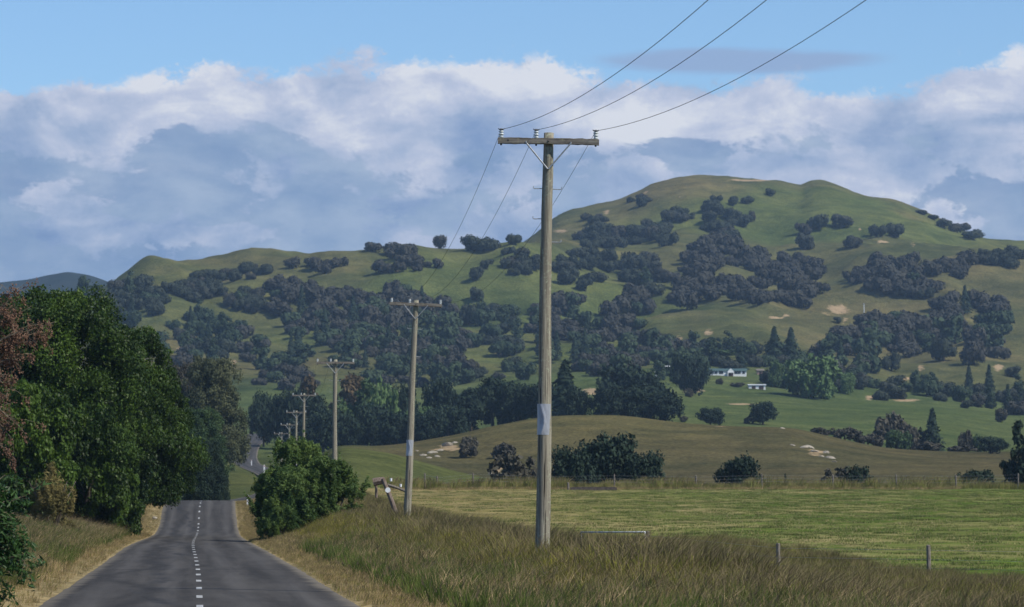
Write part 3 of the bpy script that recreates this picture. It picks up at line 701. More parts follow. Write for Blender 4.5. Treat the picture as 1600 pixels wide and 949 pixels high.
# the rest of the woods, joined
vs, fs_, lv_, mi_ = [], [], [], []; off = 0
lite_d = {}
for i, (kd, lm, mo) in enumerate([('round', 'far_leaf', 0), ('round', 'far_leaf', 0), ('round', 'far_leaf', 0), ('dome', 'far_leaf', 0), ('dome', 'far_leaf', 0), ('hgreen', 'hill_green', 2), ('hgreen', 'hill_green', 2), ('htall', 'hill_green', 2), ('hpine', 'pine', 3)]):
    me = far_tree_mesh('wood_piece', M[lm], 200 + i, 700, {'hgreen': 'round', 'htall': 'tall', 'hpine': 'conifer'}.get(kd, kd))
    a = np.empty(len(me.vertices) * 3, np.float32); me.vertices.foreach_get('co', a); q = np.empty(len(me.loops), np.int32); me.loops.foreach_get('vertex_index', q)
    lf = np.empty(len(me.polygons), np.float32); me.attributes['leaf'].data.foreach_get('value', lf); mm = np.empty(len(me.polygons), np.int32); me.polygons.foreach_get('material_index', mm)
    lite_d.setdefault(kd, []).append((a.reshape(-1, 3), q.reshape(-1, 4), lf, np.where(mm == 0, mo, 1)))
for s_, x_, r, lab, grp, yb, kind in rest:
    a, q, lf, mm = random.choice(lite_d[kind]); sc = s_ / F * r[1] / 2 / .92; hs_ = random.uniform(.95, 1.25); t = random.uniform(0, 6.28); c_, n_ = math.cos(t), math.sin(t)
    v = np.stack([(a[:, 0] * c_ - a[:, 1] * n_) * sc + r[0], (a[:, 0] * n_ + a[:, 1] * c_) * sc + r[1], a[:, 2] * sc * hs_ + r[2] - .12 * sc], 1)
    vs.append(v); fs_.append(q + off); off += len(v); lv_.append(np.clip(lf * .8 + random.uniform(-.2, .35), 0, 1)); mi_.append(mm)
if vs:
    me = new_mesh('woodland', np.concatenate(vs), [np.concatenate(fs_)], [M['far_leaf'], M['bark'], M['hill_green'], M['pine']], np.concatenate(mi_), {'leaf': ('FACE', np.concatenate(lv_))})
    tag(put('woodland', me), 'dark woodland filling the gaps between the hill trees', 'woodland', kind='stuff')

# single trees on the hill, each told apart: kind, px, base, w, h, label
for k_, px, by, wp, hp, lab in [
 ('round', 688, 389, 24, 22, 'lone dark skyline tree just right of the left ridge belt'),
 ('round', 718, 388, 28, 24, 'dark skyline tree second from the left ridge belt'),
 ('round', 761, 421, 20, 16, 'small round tree on grass below the skyline row'),
 ('round', 743, 438, 24, 22, 'small dark tree on grass with a shadow to its left'),
 ('round', 745, 470, 22, 22, 'lone round tree on grass above the second pole arm'),
 ('round', 792, 420, 22, 16, 'small tree on grass close left of the near pole'),
 ('round', 733, 508, 38, 34, 'large round tree beside the second pole crossarm'),
 ('round', 359, 480, 24, 24, 'lone round tree on grass between the two left woods'),
 ('round', 1175, 347, 14, 18, 'small lone tree on the green face of the peak'),
 ('round', 1203, 306, 16, 12, 'small tree close under the summit dip'),
 ('round', 1145, 322, 16, 16, 'small upright tree right of the middle peak clump'),
 ('dome', 1167, 318, 20, 12, 'low small tree right of the upright peak tree'),
 ('round', 1280, 359, 32, 24, 'broad dark tree alone below the second summit, left of a pair'),
 ('round', 1315, 356, 32, 22, 'broad dark tree right of its twin below the second summit'),
 ('dome', 1375, 370, 26, 20, 'left tree of the dark pair by the clay scar'),
 ('dome', 1398, 371, 30, 22, 'right tree of the dark pair by the clay scar'),
 ('round', 1362, 369, 16, 16, 'brownish small tree beside the clay scar'),
 ('round', 1332, 388, 30, 20, 'domed tree on the bare rib above the right wood'),
 ('round', 1254, 368, 24, 20, 'small tree above the broad wood, upper of two'),
 ('round', 1258, 391, 30, 26, 'dark tree at the top edge of the broad wood'),
 ('round', 914, 455, 26, 20, 'lone round tree on grass right of the near pole'),
 ('round', 1020, 462, 34, 24, 'pale loose tree on grass right of the lone round tree'),
 ('round', 1448, 467, 28, 18, 'lone tree at the lower edge of the right shoulder wood'),
 ('dome', 1442, 336, 18, 8, 'flat bush highest on the right skyline of the hill'),
 ('dome', 1460, 344, 16, 8, 'flat bush second from top on the right skyline'),
 ('dome', 1474, 356, 28, 14, 'long bush in the middle of the right skyline row'),
 ('dome', 1496, 364, 34, 16, 'broadest bush of the right skyline row'),
 ('dome', 1520, 374, 34, 16, 'lowest bush of the right skyline row'),
 ('round', 540, 385, 7, 7, 'tiny tree on the left ridge crest'),
 ('round', 1393, 580, 30, 30, 'round tree on the slope above the right valley field'),
 ('round', 1475, 565, 42, 36, 'grey tree on the slope below the right wood'),
 ('round', 1522, 570, 46, 40, 'dark tree below the right wood by the right edge'),
 ('round', 1585, 590, 26, 18, 'low dark bush at the right edge of the hill slope'),
 ('round', 1308, 505, 12, 10, 'tiny bush on the pale bank, lowest slope'),
 ('round', 1245, 470, 14, 10, 'tiny dark bush on the bare bank'),
 ]:
    place(k_, 'hill_tree', px, by, wp, hp, lab, 'tree', dmin=(1250 if by > 460 else 1700) if not (by < 400 and px > 1100) else 2300)

# valley trees round the house and below the woods
GR = 'garden trees around the white house'
for k_, nm, px, by, wp, hp, lab, d in [
 ('bright', 'valley_tree', 1268, 622, 82, 66, 'big bright green round tree right of the white house', None),
 ('green', 'valley_tree', 1212, 605, 30, 42, 'pale green tree beside the right end of the house', None),
 ('bright', 'valley_tree', 1327, 616, 28, 34, 'yellow green tree right of the big bright green tree', None),
 ('round', 'valley_tree', 1347, 606, 20, 24, 'small grey tree next to the yellow green tree', None),
 ('macro', 'dark_evergreen', 1076, 618, 48, 64, 'tall dark evergreen left of the white house', None),
 ('green', 'valley_tree', 1058, 600, 30, 30, 'soft green tree in the garden behind the small shed', None),
 ('green', 'valley_tree', 1118, 577, 60, 32, 'green tree rising behind the house roof', 1680),
 ('pine', 'conifer', 1210, 560, 30, 50, 'dark pointed conifer left of its twin behind the house', 1700),
 ('pine', 'conifer', 1236, 566, 34, 54, 'dark pointed conifer right of its twin behind the house', 1700),
 ('scrub', 'garden_shrub', 1125, 601, 14, 10, 'dark shrub in the garden below the house wall', None),
 ('scrub', 'garden_shrub', 1150, 605, 24, 7, 'long low shrub border below the house', None),
 ('scrub', 'valley_tree', 1078, 621, 16, 14, 'small bare brown tree in front of the tall dark evergreen', None),
 ('macro', 'dark_evergreen', 1110, 665, 36, 28, 'squat dark bush alone on the valley field', None),
 ('macro', 'dark_evergreen', 1192, 664, 42, 36, 'leaning dark tree on the valley field by the brown crest', None),
 ('scrub', 'scrub_bush', 1172, 663, 16, 12, 'small thorn bush at the foot of the leaning dark tree', None),
 ('scrub', 'scrub_bush', 1068, 660, 20, 10, 'faint low bush left of the squat dark bush', None),
 ('pine', 'conifer', 1457, 690, 36, 52, 'lone pointed dark conifer in the right hedge', 960),
 ('scrub', 'hedge_tree', 1386, 690, 62, 44, 'wide purple brown tree, tallest of the right hedge', 960),
 ('scrub', 'hedge_tree', 1428, 694, 42, 30, 'brown round tree left of the pointed conifer', 960),
 ('green', 'hedge_tree', 1402, 700, 38, 28, 'greenish bush low in the right hedge', 950),
 ('scrub', 'hedge_tree', 1508, 696, 26, 24, 'round brown bush right of the pointed conifer', 960),
 ('green', 'hedge_tree', 1527, 697, 18, 18, 'small green bush near the right end of the hedge', 960),
 ('scrub', 'hedge_tree', 1320, 692, 44, 24, 'low purple bush at the left end of the right hedge', 930),
 ('scrub', 'hedge_tree', 1288, 682, 40, 14, 'lowest grey bush where the hedge meets the crest', 920),
 ('scrub', 'hedge_tree', 1356, 700, 44, 22, 'low grey bush left of the tallest hedge tree', 930),
 ('scrub', 'hedge_tree', 1450, 710, 60, 20, 'long grey bush below the pointed conifer', 925),
 ('scrub', 'hedge_tree', 1500, 712, 60, 16, 'long low bush at the foot of the right hedge', 920),
 ('scrub', 'scrub_bush', 1564, 660, 22, 22, 'thin bare bush on the right valley field', None),
 ('macro', 'dark_evergreen', 1590, 764, 66, 104, 'tall dark tree cut by the right edge behind the paddock', 440),
 ('macro', 'dark_evergreen', 1548, 712, 40, 30, 'small dark tree left behind the right edge tree', 880),
 ('macro', 'dark_evergreen', 1524, 762, 60, 28, 'dark bush left of the right edge tree behind the fence', 430),
 ('scrub', 'scrub_bush', 1308, 764, 66, 34, 'loose grey bush behind the fence below the white rocks', 430),
 ('macro', 'scrub_bush', 1336, 762, 40, 34, 'small dark bush right of the loose grey bush', 430),
 ('macro', 'dark_evergreen', 1152, 758, 72, 46, 'broad round dark bush alone behind the paddock', 440),
 ('macro', 'dark_evergreen', 898, 760, 70, 62, 'left dark bush of the large clump behind the near pole', 430),
 ('macro', 'dark_evergreen', 950, 760, 92, 82, 'tallest dark bush in the clump behind the near pole', 440),
 ('macro', 'dark_evergreen', 1000, 762, 70, 56, 'right dark bush of the large clump behind the near pole', 435),
 ('scrub', 'scrub_bush', 812, 756, 80, 46, 'grey scrub bush just left of the near pole', 450),
 ('scrub', 'scrub_bush', 727, 716, 38, 34, 'dull bush beside the left pale rocks', None),
 ('scrub', 'scrub_bush', 790, 716, 44, 24, 'small dull bush between the rocks and the near pole', None),
 ('pine', 'seedling_pine', 1227, 764, 12, 24, 'small dark seedling pine by the far fence', 400),
 ]:
    place(k_, nm, px, by, wp, hp, lab, 'conifer' if k_ == 'pine' else ('bush' if 'bush' in nm or 'shrub' in nm else 'tree'), d=d, dmin=940 if by < 668 else 560)

# dark shelter belt behind the green fold of land
BELT = 'dark trees of the valley shelter belt'; belt = []
for i, (k_, px, by, wp, hp, d) in enumerate([
 ('macro', 412, 705, 46, 92, 1080), ('macro', 452, 708, 52, 100, 1060), ('macro', 492, 708, 50, 90, 1050), ('green', 528, 706, 50, 82, 1060), ('mixed', 560, 706, 54, 112, 1080),
 ('bright', 598, 702, 52, 104, 1060), ('macro', 628, 700, 40, 100, 1080), ('bright', 655, 697, 66, 60, 1015), ('macro', 700, 693, 70, 62, 1010), ('macro', 735, 690, 60, 84, 1030),
 ('macro', 690, 692, 58, 100, 1060), ('macro', 770, 682, 62, 92, 1040), ('macro', 810, 676, 58, 78, 1030), ('macro', 845, 668, 54, 70, 1020),
 ('macro', 580, 700, 60, 70, 1020), ('macro', 540, 703, 60, 60, 1010), ('macro', 505, 705, 60, 66, 1010), ('macro', 470, 707, 60, 56, 1010), ('macro', 620, 697, 60, 54, 1005), ('macro', 660, 692, 60, 50, 1005),
 ('macro', 946, 657, 60, 56, 985), ('macro', 985, 660, 64, 56, 985), ('macro', 1032, 663, 66, 52, 985), ('macro', 905, 655, 50, 50, 990)]):
    belt.append((px, k_, by, wp, hp, d))
belt.sort()
for i, (px, k_, by, wp, hp, d) in enumerate(belt):
    side = 'left of the third pole' if px < 515 else 'between the third and second poles' if px < 640 else 'between the second and nearest poles' if px < 850 else 'right of the nearest pole'
    same = [b_[0] for b_ in belt if (b_[0] < 515) == (px < 515) and (515 <= b_[0] < 640) == (515 <= px < 640) and (640 <= b_[0] < 850) == (640 <= px < 850)]
    kindw = {'macro': 'dark', 'green': 'greener', 'bright': 'bright', 'mixed': 'tall'}[k_]
    place(k_, 'shelter_tree', px, by, wp, hp, f'{kindw} shelter belt tree {side}, {ORD[same.index(px)]}', 'tree', BELT, d=d)
place('pine', 'conifer', 883, 655, 70, 92, 'broad dark conifer standing just right of the near pole', 'conifer', d=1000)
place('macro', 'dark_evergreen', 982, 645, 92, 76, 'big domed brown tree above the shelter belt', 'tree', d=1150, var=3)
place('autumn', 'rusty_tree', 478, 690, 40, 100, 'rusty brown tree behind the fourth power pole', 'tree', d=1130)
place('autumn', 'rusty_tree', 545, 690, 60, 104, 'olive brown tall tree behind the third power pole', 'tree', d=1130)
# ------------------------------------------------------------------ big roadside trees, left
def big_crown(seed, n, size, rx, h, nl=34, asp=.6, dome=False):
    """leafy crown reaching from near the ground (z=0.2) to z=h, made of many sprays"""
    rs = np.random.default_rng(seed); L = []
    for i in range(nl):
        a = rs.uniform(0, 6.28); u = rs.uniform(.06, .95); prof = (math.sin(math.pi * min(1, .18 + .82 * u)) ** .55) * (1 if u > .3 else .8 + .6 * u); k = rs.uniform(.5, .86) * prof
        if dome: k = rs.uniform(.45, .9) * math.sqrt(max(.02, 1 - u ** 2.4))
        L.append((rx * k * math.cos(a), rx * k * math.sin(a), h * u * .93, rs.uniform(.20, .33) * rx * (.75 if u > .85 else 1)))
    SL = []
    for x, y, z, r in L:
        for j in range(8):
            q = rs.normal(size=3); q /= np.linalg.norm(q); SL.append((x + q[0] * r * .85, y + q[1] * r * .85, max(.4, z + q[2] * r * .75), r * rs.uniform(.34, .58)))
    v, f, lv = crown_from_lobes(SL, n, size, rs, .8, asp, .8, .45, .7)
    cen = v.reshape(-1, 4, 3).mean(1); lv = np.clip(lv - .1 + 1.2 * fbm(cen[:, 0] / 2.4 + cen[:, 2] / 3, cen[:, 1] / 2.4 + cen[:, 2] / 2.6, 3), 0, 1)
    return new_mesh('crown', v, [f], [M['big_leaf']], None, {'leaf': ('FACE', lv)})
def big_tree(name, label, px, d, top, wpx, crown, rot, cat='tree', leafmat=None, lift=0.0, offx=0.0):
    x = (px - 800) / F * d; z = Hs(x, d)
    if crown.name + str(id(crown)) not in _ext:
        a = np.empty(len(crown.vertices) * 3, np.float32); crown.vertices.foreach_get('co', a); a = a.reshape(-1, 3)
        _ext[crown.name + str(id(crown))] = (np.percentile(np.abs(a[:, 0]), 98.5), np.percentile(a[:, 2], 99.6))
    rx, rz = _ext[crown.name + str(id(crown))]; sx = wpx / F * d / 2 / rx; sz = (at(px, top, d)[2] - z - lift) / rz
    t = put(name, None, None, (x, d, z), (0, 0, rot)); tag(t, label, cat)
    c = put('crown', crown, t, (offx, 0, lift), scale=(sx, sx, sz))
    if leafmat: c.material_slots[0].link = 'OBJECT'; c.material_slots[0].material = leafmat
    h = sz * rz * .7 + lift; mb = MB(); trunk_shape(mb, h, .034 * h, 5, np.random.default_rng(int(px + 900))); put('trunk', mb.mesh('trunk', [M['bark']], True), t)
    return t
cA = big_crown(1, 150000, .205, 7.0, 15, 84); cB = big_crown(2, 95000, .195, 5.0, 11, 66); cD = big_crown(4, 60000, .25, 6.0, 11, 70, .6, True); cC = big_crown(3, 42000, .20, 3.6, 6.5, 46)
big_tree('roadside_tree', 'biggest dense dark green tree at the left of the road', 105, 238, 458, 262, cA, .4)
big_tree('roadside_tree', 'dense green tree between the biggest tree and the left edge', 0, 236, 470, 210, cA, 2.2)
big_tree('roadside_tree', 'green tree right of the biggest tree, branches over the road edge', 190, 246, 516, 180, cB, 0.0, lift=2.2, offx=.8)
big_tree('roadside_tree', 'lower green tree at the right end of the roadside row', 214, 254, 604, 116, cB, 0.0, lift=3.2, offx=2.0)
big_tree('roadside_tree', 'low bright green tree in front of the biggest tree over the dry grass', 142, 220, 640, 130, cC, 3.0)
big_tree('roadside_tree', 'low bushy tree at the foot of the roadside row nearest the road', 186, 230, 676, 92, cC, 1.2)
big_tree('roadside_tree', 'dark green tree at the left edge behind the brown seed tree', 40, 215, 600, 150, cC, 5.0)
# tall trees past the crest on the left of the road
for px, d, top, wpx, cr, lm, lift, lab in [
 (328, 660, 562, 98, cD, 'olive_tree', 7.0, 'tallest green domed tree past the road crest on the left'),
 (278, 700, 570, 90, cD, 'scrub', 4.0, 'grey brown tree behind the big roadside tree'),
 (322, 760, 588, 60, cD, 'scrub', 9.0, 'brown tree standing behind the tallest domed tree past the crest'),
 (314, 520, 640, 80, cD, 'far_green', 2.5, 'blue green tree over the road just past the crest'),
 (298, 415, 690, 84, cD, 'pine', 0, 'darkest tree at the road crest'),
 (328, 440, 690, 50, cD, 'pine', 0, 'dark bush hanging over the road past the crest'),
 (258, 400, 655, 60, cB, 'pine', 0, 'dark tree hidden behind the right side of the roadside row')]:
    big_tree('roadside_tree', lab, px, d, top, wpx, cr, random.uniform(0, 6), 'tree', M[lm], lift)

# ------------------------------------------------------------------ feathery shrubs right of the road
def shrub_mesh(seed, n, r, h, mat_, size=.2, asp=.3, nl=22, top=.9):
    rs = np.random.default_rng(seed); L = []
    for i in range(nl):
        a = rs.uniform(0, 6.28); z = top * rs.uniform(.02, 1) ** 1.25; k = (1 - .62 * z ** 1.5) * rs.uniform(.3, .95)
        L.append((r * k * math.cos(a), r * k * math.sin(a), h * z, rs.uniform(.14, .26) * r))
    SL = []
    for x, y, z, q in L:
        for j in range(6):
            e = rs.normal(size=3); e /= np.linalg.norm(e); SL.append((x + e[0] * q, y + e[1] * q, max(.1, z + abs(e[2]) * q * 1.2), q * rs.uniform(.25, .5)))
    for i in range(30):
        a = rs.uniform(0, 6.28); q = r * rs.uniform(.1, .8); zt_ = h * (1.05 - .55 * (q / r) ** 1.5) * rs.uniform(.8, 1.12); lean = rs.uniform(0, .45)
        for u in np.linspace(0, 1, 7): SL.append((q * math.cos(a) * (1 + lean * u), q * math.sin(a) * (1 + lean * u), zt_ * (.55 + .45 * u), r * .11 * (1.15 - u)))
    v, f, lv = crown_from_lobes(SL, n, size, rs, .5, asp, 1.1, .3)
    cen = v.reshape(-1, 4, 3).mean(1); lv = np.clip(lv + .9 * fbm(cen[:, 0] / 1.1 + cen[:, 2], cen[:, 1] / 1.1 + cen[:, 2], 3), 0, 1)
    return new_mesh('foliage', v, [f], [mat_], None, {'leaf': ('FACE', lv)})
def shrub(name, label, px, d, me, scale=1.0, rot=0, stems=5, h=2.5, cat='shrub', sx=1.0):
    x = (px - 800) / F * d; t = put(name, None, None, (x, d, Hs(x, d)), (0, 0, rot), (scale * sx, scale * sx, scale)); tag(t, label, cat)
    put('foliage', me, t); mb = MB(); rs = np.random.default_rng(int(px + d + 999))
    for i in range(stems):
        a = rs.uniform(0, 6.28); r = h * rs.uniform(.15, .4); mb.tube([(0, 0, -.2), (r * .4 * math.cos(a), r * .4 * math.sin(a), h * .4), (r * math.cos(a), r * math.sin(a), h * .85)], [.06, .04, .012], 5)
    put('stems', mb.mesh('stems', [M['bark']], True), t); return t
w1 = shrub_mesh(5, 34000, 2.6, 3.4, M['wattle'], .17, .32, 52); w2 = shrub_mesh(6, 26000, 1.9, 3.2, M['wattle'], .17, .32, 44)
shrub('feathery_shrub', 'largest yellow green feathery shrub right of the road', 466, 200, w1, 1.02, .3)
shrub('feathery_shrub', 'tall bluish feathery shrub at the back of the roadside clump', 466, 206, w2, 1.72, 1.6, sx=.8)
shrub('feathery_shrub', 'dark feathery shrub at the right end of the roadside clump', 524, 201, w2, 1.15, 2.9)
shrub('feathery_shrub', 'low green shrub at the left foot of the roadside clump', 440, 195, w1, .52, 4.0)
shrub('feathery_shrub', 'feathery shrub on the left side of the clump beside the marker posts', 440, 204, w2, 1.30, 5.0)
bm_ = shrub_mesh(8, 9000, 1.15, 2.5, M['broom'], .22, .12, 26, 1.0)
shrub('broom_shrub', 'olive brown broom shrub in the dry grass on the left verge', 84, 166, bm_, 1.22, 0)

# ------------------------------------------------------------------ near left: brown seed tree and green willow shrub
def branchy(seed, root, tips, r0, mats, leaf_n, leaf_size, asp, spread, droop, name, label, cat, leafname, leafmat, ground):
    rs = np.random.default_rng(seed); t = put(name, None, None, ground); tag(t, label, cat); g0 = np.array(ground)
    mb = MB(); lp = []; ln = []
    root = np.array(root)
    mb.tube([(0, 0, -.3), tuple((root - g0) * .5), tuple(root - g0)], [r0, r0 * .8, r0 * .55], 7)
    for tip in tips:
        tip = np.array(tip); midp = root * .5 + tip * .5 + np.array([0, 0, .25]) + rs.normal(size=3) * .08
        pts = [root, root * .6 + midp * .4, midp, midp * .4 + tip * .6, tip]
        mb.tube([tuple(p - g0) for p in pts], [r0 * .35, r0 * .25, .012, .008, .004], 5)
        for k in range(9):
            u = rs.uniform(.35, 1.0); b0 = (midp * (1 - (u - .35) / .65) + tip * ((u - .35) / .65)); e = b0 + rs.normal(size=3) * spread * np.array([1, .8, .9]) + np.array([.04, 0, -.02])
            mb.tube([tuple(b0 - g0), tuple((b0 + e) / 2 - g0 + np.array([0, 0, .03])), tuple(e - g0)], [.006, .004, .003], 4, caps=False)
            knots = rs.uniform(.35, 1.05, 4)
            for q in range(leaf_n):
                s_ = knots[q % 4] if droop > .1 else rs.uniform(.25, 1.08); p = b0 * (1 - s_) + e * s_ + rs.normal(size=3) * spread * (.13 if droop > .1 else .16)
                p[2] -= droop * abs(rs.normal()) * .5; lp.append(p - g0); ln.append(rs.normal(size=3) + np.array([.5, -.7, .6]))
    put('branches', mb.mesh('branches', [mats], True), t)
    v, f = leaves(np.array(lp), np.array(ln), leaf_size, asp, droop * 14, rs)
    put(leafname, new_mesh(leafname, v, [f], [leafmat], None, {'leaf': ('FACE', np.clip(rs.normal(.45, .28, len(f)), 0, 1))}), t)
    return t
dB = 72.0
gx = (-75 - 800) / F * dB
tips = [at(p, q, dB + random.uniform(-.6, .6)) for p, q in [(4, 444), (28, 450), (50, 478), (20, 490), (64, 505), (86, 503), (70, 530), (40, 525), (25, 515), (8, 540), (44, 552), (30, 560), (5, 565),
        (20, 610), (10, 590), (2, 620), (28, 665), (10, 660), (22, 690), (14, 716), (4, 700), (2, 640), (-10, 480), (-12, 530), (-15, 560), (0, 500), (12, 470), (55, 520)]]
branchy(3, at(-70, 600, dB), tips, .11, M['twig'], 40, .05, .6, .22, .15, 'seed_tree', 'tree with hanging rust brown seed clusters at the left edge', 'tree', 'seed_clusters', M['seed'], (gx, dB, Hs(gx, dB)))
dW = 64.0; gx = (-45 - 800) / F * dW
tips = [at(p, q, dW + random.uniform(-.5, .5)) for p, q in [(8, 742), (14, 765), (40, 775), (28, 800), (10, 800), (18, 830), (30, 850), (6, 860), (40, 880), (52, 890), (20, 900), (26, 880), (4, 920), (-5, 760), (-8, 840), (2, 785), (12, 880), (0, 820)]]
branchy(4, at(-50, 860, dW), tips, .07, M['twig'], 24, .15, .26, .24, .05, 'willow_shrub', 'green narrow leaved shrub at the lower left edge', 'shrub', 'leaves', M['willow'], (gx, dW, Hs(gx, dW)))

# ------------------------------------------------------------------ grass (uncountable: geometry-node clumps)
def grass_mat(name, c1, c2, c3=None):
    m, gg, b, o = mat(name); oi = gg.node('ShaderNodeObjectInfo'); a = attr(gg, 'leaf').outputs['Fac']
    f = gg.m('ADD', gg.m('MULTIPLY', oi.outputs['Random'], .6), gg.m('MULTIPLY', a, .4))
    gg.l.new(gg.mix(f, (*c1, 1), (*c2, 1)), b.inputs['Base Color'])
    tr = gg.node('ShaderNodeBsdfTranslucent'); gg.l.new(gg.mix(f, (*c1, 1), (*c2, 1)), tr.inputs[0])
    mx = gg.node('ShaderNodeMixShader'); mx.inputs[0].default_value = .25
    gg.l.new(b.outputs[0], mx.inputs[1]); gg.l.new(tr.outputs[0], mx.inputs[2]); gg.l.new(mx.outputs[0], o.inputs[0])
    return m
GM = {'olive': grass_mat('olive_blades', (.105, .118, .010), (.30, .265, .040)), 'stem': grass_mat('olive_stems', (.085, .105, .014), (.26, .25, .052)), 'head': grass_mat('brown_seed_heads', (.078, .062, .034), (.24, .19, .095)), 'rank': grass_mat('rank_blades', (.11, .14, .028), (.26, .25, .075)),
      'green': grass_mat('green_blades', (.045, .08, .014), (.13, .16, .035)), 'straw': grass_mat('straw_blades', (.22, .15, .065), (.48, .36, .19)),
      'mown': grass_mat('mown_blades', (.07, .115, .020), (.185, .21, .058)), 'hay': grass_mat('cut_hay', (.24, .19, .085), (.44, .36, .19))}
def clump(name, n, rad, h, wd, bend, mats, head=0.0, seed=0, hv=.3, mixm=None):
    rs = np.random.default_rng(seed); V_ = []; Fq = []; mi = []; lv = []; k = 0
    for i in range(n):
        a = rs.uniform(0, 6.28); r = rad * math.sqrt(rs.random()); bx, by_ = r * math.cos(a), r * math.sin(a)
        hh = h * rs.uniform(1 - hv, 1 + hv * .6); dirx = bend * hh * (rs.normal() * .75 + .55); diry = bend * hh * rs.normal() * .7
        wa = rs.uniform(-.6, .6); wx, wy = math.cos(wa) * wd, math.sin(wa) * wd; l = rs.random()
        hd = head > 0 and rs.random() < head
        us = [0, .4, .74, 1.0] if hd else [0, .45, 1.0]
        ws = [1, .8, 1.9, .5] if hd else [1, .75, .15]
        for u, ww in zip(us, ws):
            z = hh * (u - .12 * bend * u * u); x = bx + dirx * u * u; y = by_ + diry * u * u
            V_ += [(x - wx * ww, y - wy * ww, z), (x + wx * ww, y + wy * ww, z)]
        m_ = 0 if mixm is None or rs.random() > mixm else 2
        for j in range(len(us) - 1):
            Fq.append((k + 2 * j, k + 2 * j + 1, k + 2 * j + 3, k + 2 * j + 2)); mi.append(1 if hd and j >= 1 and j == len(us) - 2 else m_); lv.append(l)
        if hd: mi[-2] = m_
        k += 2 * len(us)
    return new_mesh(name, V_, [np.array(Fq)], mats, mi, {'leaf': ('FACE', lv)})
def scatter(name, pts, scl, protos, label, cat='grass', rz=.5):
    c = bpy.data.collections.new(name + '_pieces')
    for i, me in enumerate(protos): c.objects.link(bpy.data.objects.new(f'{name}_piece_{i}', me))
    n = len(pts); me = bpy.data.meshes.new(name); me.vertices.add(n); me.vertices.foreach_set('co', np.asarray(pts, np.float32).ravel())
    for nm, typ, val in [('scl', 'FLOAT', scl), ('turn', 'FLOAT', rng.normal(0, rz, n)), ('which', 'INT', rng.integers(0, len(protos), n))]:
        a = me.attributes.new(nm, typ, 'POINT'); a.data.foreach_set('value', np.asarray(val, np.float32 if typ == 'FLOAT' else np.int32))
    o = put(name, me); tag(o, label, cat, kind='stuff')
    t = bpy.data.node_groups.new(name, 'GeometryNodeTree'); t.interface.new_socket('Geometry', in_out='INPUT', socket_type='NodeSocketGeometry'); t.interface.new_socket('Geometry', in_out='OUTPUT', socket_type='NodeSocketGeometry')
    N = t.nodes.new; gi = N('NodeGroupInput'); go = N('NodeGroupOutput'); ip = N('GeometryNodeInstanceOnPoints'); ci = N('GeometryNodeCollectionInfo')
    ci.inputs[0].default_value = c; ci.inputs[1].default_value = True; ci.inputs[2].default_value = True
    def na(nm, typ):
        q = N('GeometryNodeInputNamedAttribute'); q.data_type = typ; q.inputs[0].default_value = nm; return q.outputs[0]
    cx_ = N('ShaderNodeCombineXYZ'); L = t.links.new
    L(gi.outputs[0], ip.inputs['Points']); L(ci.outputs[0], ip.inputs['Instance']); ip.inputs['Pick Instance'].default_value = True
    L(na('which', 'INT'), ip.inputs['Instance Index']); L(na('turn', 'FLOAT'), cx_.inputs[2]); L(cx_.outputs[0], ip.inputs['Rotation'])
    L(na('scl', 'FLOAT'), ip.inputs['Scale']); L(ip.outputs[0], go.inputs[0])
    md = o.modifiers.new('scatter', 'NODES'); md.node_group = t
    return o
def field(n, d0, d1, o0, o1, dist=1.0, side=1):
    u = rng.random(n); d = d0 + (d1 - d0) * u ** dist; o_ = rng.uniform(o0, o1, n); return road_x(d) + o_ * side, d, o_
def on_ground(x, d): return np.stack([x, d, H(x, d) - .02], 1)
tallp = [clump('tall_grass', 44, .32, .80, .0038, .42, [GM['stem'], GM['head'], GM['straw']], .55, i, .38, .14) for i in range(5)]
olivep = [clump('olive_grass', 44, .32, .70, .0038, .5, [GM['olive'], GM['head'], GM['straw']], .28, 110 + i, .42, .16) for i in range(4)]
greenp = [clump('green_grass', 34, .26, .48, .0075, .32, [GM['green'], GM['head'], GM['straw']], .05, 20 + i, .4, .08) for i in range(4)]
strawp = [clump('dry_grass', 30, .24, .30, .0055, .42, [GM['straw'], GM['head'], GM['stem']], .15, 40 + i, .45, .22) for i in range(4)]
oatp = [clump('arching_dry_grass', 18, .22, .70, .003, .75, [GM['straw'], GM['head'], GM['straw']], .35, 50 + i, .3) for i in range(3)]
rankp = [clump('rank_grass', 36, .34, .9, .014, .3, [GM['rank'], GM['head'], GM['straw']], .15, 90 + i, .4, .15) for i in range(3)]
mownp = [clump('mown_grass', 44, .42, .09, .010, .5, [GM['mown'], GM['hay'], GM['hay']], 0, 60 + i, .5, .18) for i in range(3)]
hayp = [clump('cut_hay', 40, .45, .06, .010, 1.4, [GM['hay'], GM['hay'], GM['mown']], 0, 70 + i, .5, .2) for i in range(3)]
